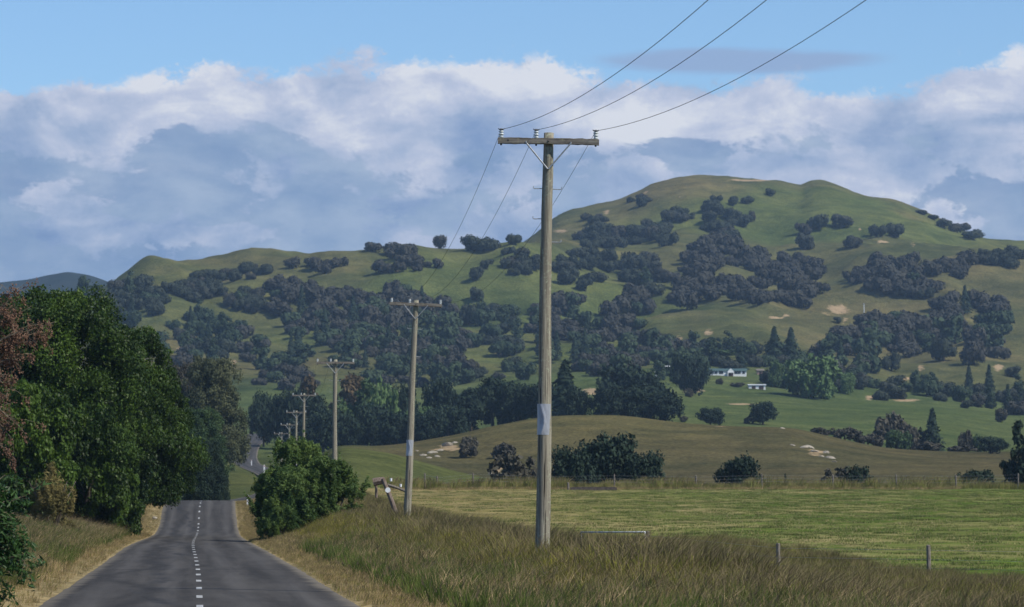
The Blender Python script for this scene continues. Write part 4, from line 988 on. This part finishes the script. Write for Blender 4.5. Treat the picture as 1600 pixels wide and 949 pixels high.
# right bank: seed heads on the crest, green lower down, straw beside the asphalt
def patchy(x, d, s, lo, hi, seed=0): return sm(fbm(x / s + seed, d / s + seed * 2, 3), lo, hi)
x, d, o_ = field(23000, 42, 132, 5.2, 20.5, 1.1); pr = sm(o_, 5.5, 8.0) * (.55 + .45 * patchy(x, d, 5, -.3, .2, 3)); k = rng.random(len(x)) < pr
xa, da, oa = field(7000, 132, 325, 5.0, 13.5, .9); kb = rng.random(len(xa)) < sm(oa, 4.6, 6.5)
XT = np.concatenate([x[k], xa[kb]]); DT = np.concatenate([d[k], da[kb]]); OT = np.concatenate([o_[k], oa[kb]])
sc = rng.uniform(.75, 1.15, len(XT)) * (.72 + .28 * sm(OT, 6, 9)) * (1 - .50 * sm(OT, 10.0, 14)) * (.80 + .38 * patchy(XT, DT, 2.4, -.3, .35, 21))
crest = rng.random(len(XT)) < sm(OT + 2.2 * fbm(XT / 3, DT / 3, 2), 7.2, 9.6)
sc = sc * (.70 + .30 * sm(DT, 48, 76))
scatter('tall_grass', on_ground(XT, DT)[crest], sc[crest], tallp, 'tall brown seeding grass on the crest of the bank right of the road', rz=.9)
scatter('olive_grass', on_ground(XT, DT)[~crest], sc[~crest], olivep, 'olive green tall grass on the slope of the right bank', rz=.9)
x, d, o_ = field(13000, 42, 150, 4.6, 14, 1.0); pr = (1 - .75 * sm(o_, 9, 12)) * (.25 + .75 * patchy(x, d, 4, -.15, .25, 8)); k = rng.random(len(x)) < pr
x2, d2, o2 = field(5200, 56, 230, 4.4, 10, .8, -1); pr2 = patchy(x2, d2, 6, -.1, .25, 5) * .6 + .75 * np.exp(-((o2 - 6.2) / 1.0) ** 2); k2 = rng.random(len(x2)) < pr2
XG = np.concatenate([x[k], x2[k2]]); DG = np.concatenate([d[k], d2[k2]])
scatter('green_grass', on_ground(XG, DG), rng.uniform(.6, 1.25, len(XG)), greenp, 'lush green grass low on both road banks')
x, d, o_ = field(10500, 42, 330, 3.45, 6.2, .8); pr = 1 - sm(o_, 4.6, 6.2) * .8; k = rng.random(len(x)) < pr
x2, d2, o2 = field(12000, 42, 335, 3.5, 12, .8, -1); pr2 = 1 - .45 * sm(o2, 5, 7); k2 = rng.random(len(x2)) < pr2
XS = np.concatenate([x[k], x2[k2]]); DS = np.concatenate([d[k], d2[k2]]); OS = np.concatenate([o_[k], o2[k2]])
scatter('dry_grass', on_ground(XS, DS), rng.uniform(.5, 1.1, len(XS)) * (.55 + .75 * sm(OS, 3.6, 5.5)), strawp, 'dry straw coloured grass along both road edges')
x, d, o_ = field(1700, 45, 135, 5.0, 13, 1.0); x2, d2, o2 = field(1400, 70, 260, 4.6, 11, .9, -1)
scatter('arching_dry_grass', np.concatenate([on_ground(x, d), on_ground(x2, d2)]), rng.uniform(.6, 1.2, len(x) + len(x2)), oatp, 'pale arching grass stalks scattered through the banks')
# paddock
d = 92 + 240 * rng.random(15000) ** .8; x = rng.uniform(-.04, .175, 15000) * d; k = (x - road_x(d)) > 14.5; x, d = x[k], d[k]
pxh = 800 + x / d * F
hay = (rng.random(len(x)) < .10 + .55 * (1 - sm(pxh, 640, 1150)) + .42 * patchy(x, d, 14, -.05, .3, 11))
scatter('paddock_grass', on_ground(x[~hay], d[~hay]), rng.uniform(.7, 1.4, (~hay).sum()), mownp, 'short mown green grass of the paddock', rz=3)
scatter('cut_hay', on_ground(x[hay], d[hay]), rng.uniform(.7, 1.3, hay.sum()), hayp, 'pale cut hay lying in streaks on the paddock', rz=3)
# rank growth along the far fence
px_ = rng.uniform(600, 1640, 2300); d = rng.uniform(327, 338, 2300); x = (px_ - 800) / F * d
scatter('rank_grass', on_ground(x, d), rng.uniform(.5, .95, 2300) * (.7 + .7 * patchy(x, d, 4, -.2, .3, 2)), rankp, 'rank green grass along the far paddock fence')
px_ = rng.uniform(600, 1500, 900); d = rng.uniform(323, 327.5, 900); x = (px_ - 800) / F * d
scatter('fence_straw', on_ground(x, d), rng.uniform(.6, 1.3, 900), strawp, 'dry pale grass strip in front of the far fence')

# ------------------------------------------------------------------ power poles
m, gg, b, o = mat('weathered_pole_wood'); M['pole'] = m
t = gg.node('ShaderNodeTexCoord'); ob = t.outputs['Object']
gr = gg.noise(gg.vmul(ob, (22, 22, .8)), 1, 6, .65, .3); li = gg.noise(ob, 14, 5, .7); lo = gg.noise(gg.vmul(ob, (3, 3, .5)), 1, 4, .6)
c = gg.ramp(gr, [(.3, (.10, .088, .066)), (.5, (.23, .205, .155)), (.72, (.38, .35, .275))])
c = gg.mix(gg.m('MULTIPLY', gg.smooth(li, .5, .68), gg.smooth(lo, .35, .6)), c, (.33, .35, .25, 1))
c = gg.mix(gg.smooth(gg.noise(gg.vmul(ob, (16, 16, .35)), 1, 3, .5), .64, .69), c, (.03, .026, .02, 1))
gg.l.new(c, b.inputs['Base Color']); bp = gg.node('ShaderNodeBump'); bp.inputs['Strength'].default_value = .9; bp.inputs['Distance'].default_value = .015
gg.l.new(gr, bp.inputs['Height']); gg.l.new(bp.outputs[0], b.inputs['Normal'])
m, gg, b, o = mat('weathered_crossarm_wood'); M['arm'] = m
t = gg.node('ShaderNodeTexCoord'); ob = t.outputs['Object']; gr = gg.noise(gg.vmul(ob, (1.2, 24, 24)), 1, 6, .65, .2); li = gg.noise(ob, 13, 5, .7)
c = gg.ramp(gr, [(.3, (.07, .06, .052)), (.5, (.16, .145, .125)), (.72, (.28, .26, .225))]); c = gg.mix(gg.smooth(li, .54, .66), c, (.24, .23, .15, 1))
gg.l.new(c, b.inputs['Base Color']); bp = gg.node('ShaderNodeBump'); bp.inputs['Strength'].default_value = .8; bp.inputs['Distance'].default_value = .012
gg.l.new(gr, bp.inputs['Height']); gg.l.new(bp.outputs[0], b.inputs['Normal'])
M['galv'] = plain('galvanised_steel', (.34, .36, .38), (.52, .54, .56), 20, .5, .6)
M['iron'] = plain('dark_iron', (.05, .05, .055), (.12, .11, .11), 20, .6, .3)
M['porc'] = plain('glazed_porcelain', (.42, .46, .46), (.60, .63, .62), 30, .25)
M['porcdark'] = plain('brown_glazed_cap', (.08, .08, .08), (.18, .18, .17), 30, .35)
M['sheet'] = plain('crumpled_sheet_metal', (.30, .31, .33), (.44, .45, .47), 6, .38, .3, .6, (1, 1, .4))
M['wire'] = plain('old_copper_wire', (.035, .045, .05), (.07, .08, .085), 5, .7)
PH = 10.3
def make_pole(label):
    t = tag(put('power_pole', None), label, 'power pole', 'power poles along the road')
    mb = MB(); rs = np.random.default_rng(1); n = 20; zs = np.linspace(-1.5, PH, 26); prof = [.178 - (.178 - .118) * max(z, 0) / PH for z in zs]
    V_ = []; F_ = []
    for i, (z, r) in enumerate(zip(zs, prof)):
        for k in range(n):
            a = 2 * math.pi * k / n; rr = r * (1 + .035 * math.sin(3 * a + z * .5) + .02 * rs.normal()); V_.append((rr * math.cos(a) + .015 * math.sin(z * .7), rr * math.sin(a), z))
    F_ = [(i * n + k, i * n + (k + 1) % n, (i + 1) * n + (k + 1) % n, (i + 1) * n + k) for i in range(len(zs) - 1) for k in range(n)] + [tuple((len(zs) - 1) * n + k for k in range(n))]
    mb.add(V_, F_); put('pole', mb.mesh('pole', [M['pole']], True), t)
    za = PH - .215
    # crossarm with worn, slightly bowed edges
    mb = MB(); xs = np.linspace(-1.2, 1.2, 25); V_ = []
    for x in xs:
        dz = -.012 * (x / 1.2) ** 2 + rs.normal() * .0025
        for (yy, zz) in [(-.05, -.062), (-.042, -.072), (.042, -.072), (.05, -.062), (.05, .062), (.042, .072), (-.042, .072), (-.05, .062)]:
            V_.append((x, -.178 + yy + rs.normal() * .0015, za + zz + dz + rs.normal() * .003))
    F_ = [(i * 8 + k, (i + 1) * 8 + k, (i + 1) * 8 + (k + 1) % 8, i * 8 + (k + 1) % 8) for i in range(24) for k in range(8)] + [tuple(range(8)), tuple(24 * 8 + k for k in range(8))[::-1]]
    mb.add(V_, F_); arm = put('crossarm', mb.mesh('crossarm', [M['arm']]), t)
    mb = MB()
    for x in (-1.12, -.29, 1.12): mb.tube([(x, -.178, za - .115), (x, -.178, za - .06)], [.022, .026], 8)
    mb.tube([(0, -.245, za), (0, -.10, za)], [.022, .022], 8); mb.tube([(-.95, -.236, za + .01), (-.95, -.225, za + .01)], .02, 8)
    put('bolts', mb.mesh('bolts', [M['iron']], True), arm)
    for sx in (-1, 1):
        mb = MB(); a = np.array((sx * .53, -.240, za - .05)); e = np.array((sx * .012, -.150, za - .66)); ln = np.linalg.norm(e - a); c_ = (a + e) / 2
        mb.tube([tuple(a + (0, 0, .03)), tuple(a), tuple(c_), tuple(e)], [.018, .019, .019, .019], 6); put('brace', mb.mesh('brace', [M['galv']]), t)
    for x in (-1.12, -.29, 1.12):
        i_ = MB(); i_.lathe([(.012, .055), (.05, .06), (.052, .10), (.040, .112), (.040, .128), (.066, .138), (.068, .150), (.042, .172), (.034, .185), (.062, .20), (.064, .212), (.036, .235), (.034, .246)], 14, (x, -.178, za))
        ins = put('insulator', i_.mesh('insulator', [M['porc']], True), t)
        p_ = MB(); p_.tube([(x, -.178, za + .05), (x, -.178, za + .075)], .03, 8); put('pin', p_.mesh('pin', [M['iron']]), ins)
        p_ = MB(); p_.lathe([(.034, .246), (.058, .25), (.06, .262), (.04, .275), (.03, .285), (.01, .288)], 12, (x, -.178, za)); p_.tube([(x - .075, -.178, za + .285), (x - .04, -.178, za + .262), (x + .05, -.178, za + .262), (x + .075, -.178, za + .285)], .012, 5); put('cap', p_.mesh('cap', [M['porcdark']], True), ins)
    for sx, z in [(-1, PH - 1.33), (1, PH - 1.34), (-1, PH - 2.05), (1, PH - 2.60), (-1, PH - 2.05 - 1.3)][:4]:
        mb = MB(); mb.tube([(sx * .09, -.02, z), (sx * .315, -.02, z - .004), (sx * .335, -.02, z + .01), (sx * .337, -.02, z + .055)], .011, 6); put('step_peg', mb.mesh('step_peg', [M['galv']]), t)
    # metal possum band, crumpled
    n = 40; rs = np.random.default_rng(9); V_ = []; zs = np.linspace(PH - 7.17, PH - 6.44, 15)
    for z in zs:
        for k in range(n):
            a = 2 * math.pi * k / n; q = .5 * math.exp(-((a - 4.25 - .5 * math.sin((z - zs[0]) * 5)) / .12) ** 2)
            r = .163 + .05 * q + rs.normal() * .0008 + .004 * math.exp(-((z - zs[0] - .08 - .5 * (a - 4.2)) / .05) ** 2) * (3.9 < a < 5.2); V_.append((r * math.cos(a), r * math.sin(a), z))
    mb = MB(); mb.add(V_, [(i * n + k, i * n + (k + 1) % n, (i + 1) * n + (k + 1) % n, (i + 1) * n + k) for i in range(14) for k in range(n)]); put('metal_band', mb.mesh('metal_band', [M['sheet']], True), t)
    return t
POLES = [  # px of top, py of top, distance, lean, label
 (857, 208, 80.0, .016, 'nearest power pole with crossarm and dented metal band, by the tall grass'),
 (650, 469, 155.5, .040, 'second power pole, leaning right beside the broken fence post'),
 (524, 562, 213.0, .004, 'third power pole rising out of the right end of the shrub clump'),
 (475, 615, 345.0, .0, 'fourth power pole rising above the shrubs against dark trees'),
 (463, 642, 405.0, .0, 'fifth power pole, small, just left of the fourth above the shrubs'),
 (452, 662, 470.0, .0, 'sixth power pole, tiny, between fifth and last above the shrubs'),
 (440, 676, 540.0, .0, 'farthest power pole, palest and leftmost above the shrubs')]
pole_obj = []; p0 = None
for i, (px, py, d, lean, lab) in enumerate(POLES):
    x, y, z = at(px, py, d); base = (x - math.sin(lean) * PH, y, z - PH * math.cos(lean))
    if i == 0: p = make_pole(lab); p0 = p
    else: p = dup(p0)
    p['label'] = lab; p.location = base; p.rotation_euler = (0, lean, [.0, .05, .06, .08, .05, 0, 0][i]); pole_obj.append(p)
bpy.context.view_layer.update()
# wires: three conductors, pole to pole, running on past the camera
prev = Matrix.Translation((8.05, 5.0, .45)) @ Matrix.Rotation(-.09, 4, 'Z')
for ci, (xo, lab) in enumerate([(-1.12, 'left overhead wire on the outer left insulators'), (-.29, 'middle overhead wire on the insulators beside the pole tops'), (1.12, 'right overhead wire on the outer right insulators')]):
    pts_w = [prev @ Vector((xo, -.178, PH + .06))] + [p.matrix_world @ Vector((xo, -.178, PH - .215 + .262)) for p in pole_obj]
    mb = MB()
    for k in range(len(pts_w) - 1):
        a, e = pts_w[k], pts_w[k + 1]; ln = (e - a).length; sag = [1.75, 1.35, .85, 2.2, .7, .7, .8][k]; n = 40 if k < 2 else 20
        q = [a.lerp(e, u) - Vector((0, 0, 4 * sag * u * (1 - u))) for u in np.linspace(0, 1, n)]
        mb.tube(q, .0062 if k < 1 else .005, 5, caps=False)
    tag(put('power_wire', mb.mesh('power_wire', [M['wire']], True)), lab, 'power wire', 'overhead wires between the poles')

# ------------------------------------------------------------------ fences, gate, posts
M['fence'] = plain('grey_fence_wood', (.10, .085, .07), (.24, .21, .175), 7, .95, 0, .4, (3, 3, .6))
M['fwire'] = plain('fence_wire', (.22, .22, .22), (.4, .4, .4), 5, .5, .5)
def post(parent, x, y, z0, h, r, lean=0.0, name='post', square=False):
    mb = MB()
    if square: mb.box((0, 0, h / 2 - .2), (r * 2, r * 1.6, h + .4))
    else: mb.tube([(0, 0, -.4), (.004, 0, h * .5), (0, .003, h - .015), (0, 0, h)], [r * 1.05, r, r * .95, r * .8], 9)
    return put(name, mb.mesh(name, [M['fence']]), parent, (x, y, z0), (0, lean, random.uniform(0, 3)))
f1 = tag(put('wire_fence', None), 'near wire fence with grey posts between tall grass and paddock', 'fence')
pp = []
for px, ytop, d in [(1012, 830, 101.5), (1216, 849, 97.5), (1451, 852, 94.0), (1690, 856, 91.0), (1930, 860, 88)]:
    x, y, z = at(px, ytop, d); gz = Hs(x, y); post(f1, x, y, gz, z - gz, .062, random.uniform(-.02, .02)); pp.append(Vector((x, y, z)))
for k, dz in enumerate((.14, .40, .64, .88)):
    mb = MB(); q = [p - Vector((0, .07, dz)) for p in pp]; mb.tube(q, .0042, 4, caps=False); put('wire', mb.mesh('wire', [M['fwire']]), f1)
# gate top seen over the grass
gt = tag(put('farm_gate', None), 'pale pipe gate half hidden in the tall grass right of the near pole', 'gate')
a = Vector(at(908, 832, 103.2)); e = Vector(at(1008, 831.5, 101.7)); rails = MB()
mb = MB(); mb.tube([tuple(a), tuple(e), tuple(e - Vector((0, 0, 1.0))), tuple(a - Vector((0, 0, 1.0))), tuple(a)], .024, 8); put('frame', mb.mesh('frame', [M['galv']], True), gt)
for dz in (.3, .55, .78):
    mb = MB(); mb.tube([tuple(a - Vector((0, 0, dz))), tuple(e - Vector((0, 0, dz)))], .014, 6); put('rail', mb.mesh('rail', [M['galv']]), gt)
# far paddock fence
f2 = tag(put('wire_fence', None), 'far fence along the back of the paddock in rank grass', 'fence')
pp = []
for i, px in enumerate([664, 684, 740, 850, 960, 1087, 1190, 1301, 1400, 1493, 1590]):
    d = 329.0; x = (px - 800) / F * d; gz = Hs(x, d); h = 1.35 + random.uniform(-.1, .25); post(f2, x, d, gz, h, .10 if i % 2 else .075, random.uniform(-.05, .05)); pp.append(Vector((x, d - .12, gz + h)))
for dz in (.15, .45, .75):
    mb = MB(); mb.tube([p - Vector((0, 0, dz)) for p in pp], .008, 4, caps=False); put('wire', mb.mesh('wire', [M['fwire']]), f2)
tr = tag(put('water_trough', None, None, (*at(888, 768, 322)[:2], Hs((888 - 800) / F * 322, 322))), 'long dark water trough with a short post at the paddock edge', 'trough')
mb = MB(); mb.box((2.4, 0, .1), (4.4, .8, .4)); mb.box((2.4, 0, .315), (4.1, .56, .05)); put('basin', mb.mesh('basin', [plain('dark_concrete', (.05, .04, .035), (.11, .09, .078), 4)]), tr)
post(tr, 0, 0, 0, .75, .11)
# broken fence corner beside the second pole
bf = tag(put('broken_fence', None), 'broken leaning brown fence strainer beside the second pole', 'fence')
M['rust'] = plain('old_brown_timber', (.11, .078, .06), (.23, .18, .145), 5, .95, 0, .4, (3, 3, .8))
def bar(parent, name, p1, p2, r, m_, d):
    a, e = at(*p1, d), at(*p2, d); mb = MB(); mb.tube([a, tuple((np.array(a) + np.array(e)) / 2 + (0.02, 0, .02)), e], [r, r * .95, r * .85], 8); return put(name, mb.mesh(name, [m_]), parent)
bar(bf, 'leaning_post', (622, 812), (598, 748), .12, M['rust'], 166.0)
bar(bf, 'stay', (583, 754), (601, 751), .2, M['rust'], 166.4)
bar(bf, 'rail', (606, 758), (634, 768), .07, M['fence'], 167.0)
bar(bf, 'stub_post', (588, 778), (587, 752), .07, M['rust'], 166.8)
mb = MB(); mb.tube([(0, -.02, 0), (0, .02, 0)], .13, 18); dsc = put('reflector_disc', mb.mesh('reflector_disc', [plain('white_enamel', (.75, .75, .73), (.85, .85, .84), 5, .4)]), bf, at(606, 766, 165.6))
mb = MB(); mb.tube([(0, 0, -.1), (0, 0, .05)], [.05, .06], 8); put('post_cap', mb.mesh('post_cap', [bpy.data.materials['white_enamel']]), bf, at(611, 749, 167))
mb = MB(); mb.tube([(0, 0, -.1), (0, 0, .05)], [.05, .06], 8); put('post_cap', mb.mesh('post_cap', [bpy.data.materials['white_enamel']]), bf, at(626, 758, 167))
# white roadside marker posts
M['white'] = bpy.data.materials['white_enamel']; M['refl'] = plain('red_reflector', (.3, .03, .02), (.4, .05, .03), 5, .4)
for px, pyt, d, h, lab in [(387, 774, 318, 1.0, 'white marker post beside the right edge of the road crest'), (413, 727, 520, .9, 'far white marker post close to the left side of the shrub clump'), (393, 719, 900, 1.2, 'tiny pale post beside the far stretch of road')]:
    x, y, z = at(px, pyt, d); t = tag(put('marker_post', None, None, (x, y, z - h)), lab, 'marker post', 'white roadside marker posts')
    mb = MB(); wd = .15 if d < 400 else .22
    mb.box((0, 0, h / 2 - .25), (wd, .05, h + .5)); mb.box((0, 0, h + .006), (wd * .7, .045, .02)); put('post', mb.mesh('post', [M['white']]), t)
    mb = MB(); mb.box((0, -.03, h - .16), (wd * .7, .012, .12)); put('reflector', mb.mesh('reflector', [M['refl']]), t)
x, y, z = at(242, 800, 300)
bx = tag(put('white_stone', None, None, (x, y, Hs(x, y) + .1)), 'small white stone in the dry grass on the left verge', 'stone')

# ------------------------------------------------------------------ rocks
M['rock'] = plain('pale_limestone', (.20, .175, .135), (.42, .37, .29), 1.6, .95, 0, .8)
def rock_mesh(seed, n=2):
    import bmesh
    rs = np.random.default_rng(seed); bm = bmesh.new(); bmesh.ops.create_icosphere(bm, subdivisions=n, radius=1)
    sh = rs.normal(size=(9, 3)); sh /= np.linalg.norm(sh, axis=1, keepdims=True)
    for v in bm.verts:
        p = np.array(v.co); k = 1.0
        for s_ in sh: k = min(k, .72 / max(.05, p @ s_) if p @ s_ > .72 else 1.0)
        v.co = Vector(tuple(p * k * (1 + rs.normal() * .03)))
    me = bpy.data.meshes.new('rock'); bm.to_mesh(me); bm.free(); me.materials.append(M['rock']); return me
RK = [rock_mesh(i) for i in range(5)]
put('stone', RK[0], bx, (0, 0, 0), (0, 0, .4), (.28, .2, .16))
rk = []
for px, by, s_, gp in [(662, 712, 9, 'L'), (676, 708, 10, 'L'), (688, 704, 9, 'L'), (700, 697, 12, 'L'), (712, 692, 8, 'L'), (684, 714, 7, 'L'), (670, 716, 6, 'L'), (652, 705, 6, 'L'), (774, 733, 9, 'L'), (768, 740, 7, 'L'), (782, 742, 7, 'L'),
                       (1256, 700, 9, 'R'), (1266, 700, 8, 'R'), (1272, 706, 8, 'R'), (1290, 708, 7, 'R'), (1298, 716, 8, 'R'), (1304, 722, 5, 'R'), (1224, 670, 4, 'R'), (1238, 696, 5, 'R'), (1284, 714, 5, 'R')]:
    r = hit(px, by, 560)
    if r is None: continue
    sc = s_ / F * r[1] * (.9 if gp == 'L' else 1.15)
    o = put('limestone_rock', random.choice(RK), None, (r[0], r[1], r[2] - .02 * sc), (random.uniform(-.3, .3), random.uniform(-.3, .3), random.uniform(0, 6)), (sc, sc * random.uniform(.7, 1.2), sc * random.uniform(.28, .5)))
    rk.append((gp, px, s_, o))
for gp, px, s_, o in rk:
    xs = sorted((r_[1], -r_[2]) for r_ in rk if r_[0] == gp); k = xs.index((px, -s_))
    tag(o, ('large' if s_ >= 9 else 'small') + (' pale rock left of the near pole, ' if gp == 'L' else ' pale rock below the right hedge, ') + ('rightmost' if k == len(xs) - 1 else ORD[k] if k == 0 else ORD[k] + ' of the group'), 'rock', 'pale rocks left of the near pole' if gp == 'L' else 'pale rocks below the right hedge')

# ------------------------------------------------------------------ buildings
M['wall'] = plain('white_weatherboard', (.70, .71, .70), (.80, .80, .79), .6, .7)
M['roof'] = plain('grey_green_roof', (.045, .085, .085), (.075, .12, .115), .5, .7)
M['pink'] = plain('faded_pink_boards', (.30, .20, .17), (.40, .28, .24), .6, .8)
M['glass'] = plain('dark_window', (.02, .03, .04), (.05, .06, .07), .4, .1)
M['dark'] = plain('dark_opening', (.05, .03, .03), (.08, .05, .045), 1, .9)
M['silver'] = plain('pale_iron_roof', (.5, .52, .53), (.66, .68, .68), .6, .5)
def gable(mb, x0, x1, y0, y1, z0, zr, over=.4, th=.15):
    ym = (y0 + y1) / 2
    for ya, s_ in ((y0 - over, 1), (y1 + over, -1)):
        v = [(x0 - over, ya, z0), (x1 + over, ya, z0), (x1 + over, ym, zr), (x0 - over, ym, zr)]
        mb.add(v + [(a, b_, c_ + th) for a, b_, c_ in v], [(0, 1, 2, 3), (4, 7, 6, 5), (0, 4, 5, 1), (1, 5, 6, 2), (2, 6, 7, 3), (3, 7, 4, 0)])
def house(label, px, by, wpx, name='house', d=None, hwall=2.7, depth=8, ridge=2.0, rot=0.0, wins=(), doors=(), wallm='wall', roofm='roof', cat='house', porch=None):
    if d is None: x, d, z = hit(px, by, 940)
    else: x = (px - 800) / F * d; z = Hs(x, d)
    Wd = wpx / F * d; t = tag(put(name, None, None, (x, d, z - .2), (0, 0, rot)), label, cat)
    mb = MB(); mb.box((0, depth / 2, hwall / 2 - .7), (Wd, depth, hwall + 1.8)); 
    mb.add([(-Wd / 2, 0, hwall + .2), (-Wd / 2, depth, hwall + .2), (-Wd / 2, depth / 2, hwall + ridge)], [(0, 1, 2)]); mb.add([(Wd / 2, 0, hwall + .2), (Wd / 2, depth, hwall + .2), (Wd / 2, depth / 2, hwall + ridge)], [(2, 1, 0)])
    put('wall', mb.mesh('wall', [M[wallm]]), t)
    mb = MB(); gable(mb, -Wd / 2, Wd / 2, 0, depth, hwall + .1, hwall + ridge); put('roof', mb.mesh('roof', [M[roofm]]), t)
    for (fx, wz, ww, wh) in wins:
        mb = MB(); mb.box((fx * Wd, -.03, wz), (ww, .1, wh)); fr = put('window', mb.mesh('window', [M['wall']]), t)
        mb = MB(); mb.box((fx * Wd, -.07, wz), (ww - .16, .06, wh - .16)); put('pane', mb.mesh('pane', [M['glass']]), fr)
    for (fx, ww, wh) in doors:
        mb = MB(); mb.box((fx * Wd, -.02, wh / 2), (ww, .12, wh)); put('door', mb.mesh('door', [M['dark']]), t)
    if porch:
        mb = MB(); px0, px1, zt = porch; x0, x1 = px0 * Wd, px1 * Wd; v = [(x0, -2.2, zt), (x1, -2.2, zt), ((x0 + x1) / 2, -2.2, zt + 1.5), (x0, 0, zt), (x1, 0, zt), ((x0 + x1) / 2, 3, zt + 1.5)]
        mb.add(v, [(0, 1, 2), (0, 2, 5, 3), (1, 4, 5, 2)]); mb.box(((x0 + x1) / 2, -2.2, zt - .3), (x1 - x0, .2, .6)); put('porch', mb.mesh('porch', [M['wall']]), t)
        for xx in (x0 + .2, x1 - .2):
            mb = MB(); mb.box((xx, -2.2, zt / 2), (.35, .35, zt)); put('porch_post', mb.mesh('porch_post', [M['wall']]), t)
    return t
house('long white house with grey green roof and dark central porch', 1138, 588, 57, depth=8, hwall=2.5, ridge=1.35, wins=[(-.44, 1.9, 1.6, 1.4), (-.34, 1.9, 1.6, 1.4), (-.2, 1.9, 2.2, 1.5), (.2, 1.9, 2, 1.4), (.3, 1.9, 1.6, 1.4), (.42, 1.9, 1.4, 1.4)],
      doors=[(.06, 3.0, 2.4)], porch=(-.03, .15, 2.3))
house('low white shed below the house garden', 1183, 608, 26, 'shed', hwall=1.7, depth=5, ridge=.5, roofm='silver', doors=[(-.2, 1.6, 1.5), (.25, 2, 1.5)], cat='shed')
house('small white building left of the tall dark evergreen', 1047, 583, 14, 'shed', hwall=2.4, depth=5, ridge=1.2, roofm='silver', wins=[(.1, 1.6, 1.2, 1)], cat='shed')
house('tiny white shed at the garden left of the house', 1028, 590, 7, 'shed', hwall=2.2, depth=3, ridge=.8, roofm='silver', doors=[(0, .9, 1.8)], cat='shed')
house('white shed half hidden behind the second pole', 631, 601, 15, 'shed', d=1500, hwall=2.6, depth=5, ridge=1.0, roofm='silver', wins=[(-.2, 1.6, 1, 1)], cat='shed')
house('tiny pinkish shed at the right end of the house garden', 1188, 586, 10, 'shed', hwall=2.0, depth=4, ridge=1.0, roofm='fence', wallm='pink', doors=[(0, 1, 1.8)], cat='shed')
# thin masts in the valley
for px, by, hp, lab, wd in [(952, 612, 34, 'thin grey power pole standing in the valley below the wood', .3), (1350, 492, 18, 'thin pale mast on the grass slope of the hill', .3)]:
    r = hit(px, by, 940 if by > 500 else 1500); h = hp / F * r[1]; mb = MB(); mb.tube([(0, 0, -1), (0, 0, h * .5), (0, 0, h)], [wd, wd * .9, wd * .7], 7)
    t = tag(put('utility_pole', None, None, r), lab, 'pole'); put('pole', mb.mesh('pole', [M['silver'] if by < 500 else M['fence']]), t)
    mb = MB(); mb.box((0, -.25, h * .93), (2.4, .15, .2)); put('crossarm', mb.mesh('crossarm', [M['fence']]), t)

# ------------------------------------------------------------------ haze
m = bpy.data.materials.new('haze'); m.use_nodes = True; m.node_tree.nodes.clear(); gg = G(m.node_tree)
pvn = gg.node('ShaderNodeVolumePrincipled'); pvn.inputs['Color'].default_value = (.52, .75, 1, 1); pvn.inputs['Density'].default_value = 7.0e-5; pvn.inputs['Anisotropy'].default_value = .2
mo = gg.node('ShaderNodeOutputMaterial'); gg.l.new(pvn.outputs[0], mo.inputs['Volume'])
zt = float(max(ZZ.max(), 0)) + 25; zb = float(ZZ.min()) - 8; xm = float(np.abs(XX).max()) + 60
mb = MB(); mb.box((0, 3200, (zt + zb) / 2), (xm * 2, 6900, zt - zb)); tag(put('haze', mb.mesh('haze', [m])), 'thin blue air haze over the whole valley', 'haze', kind='stuff')
print('z range', zb, zt)
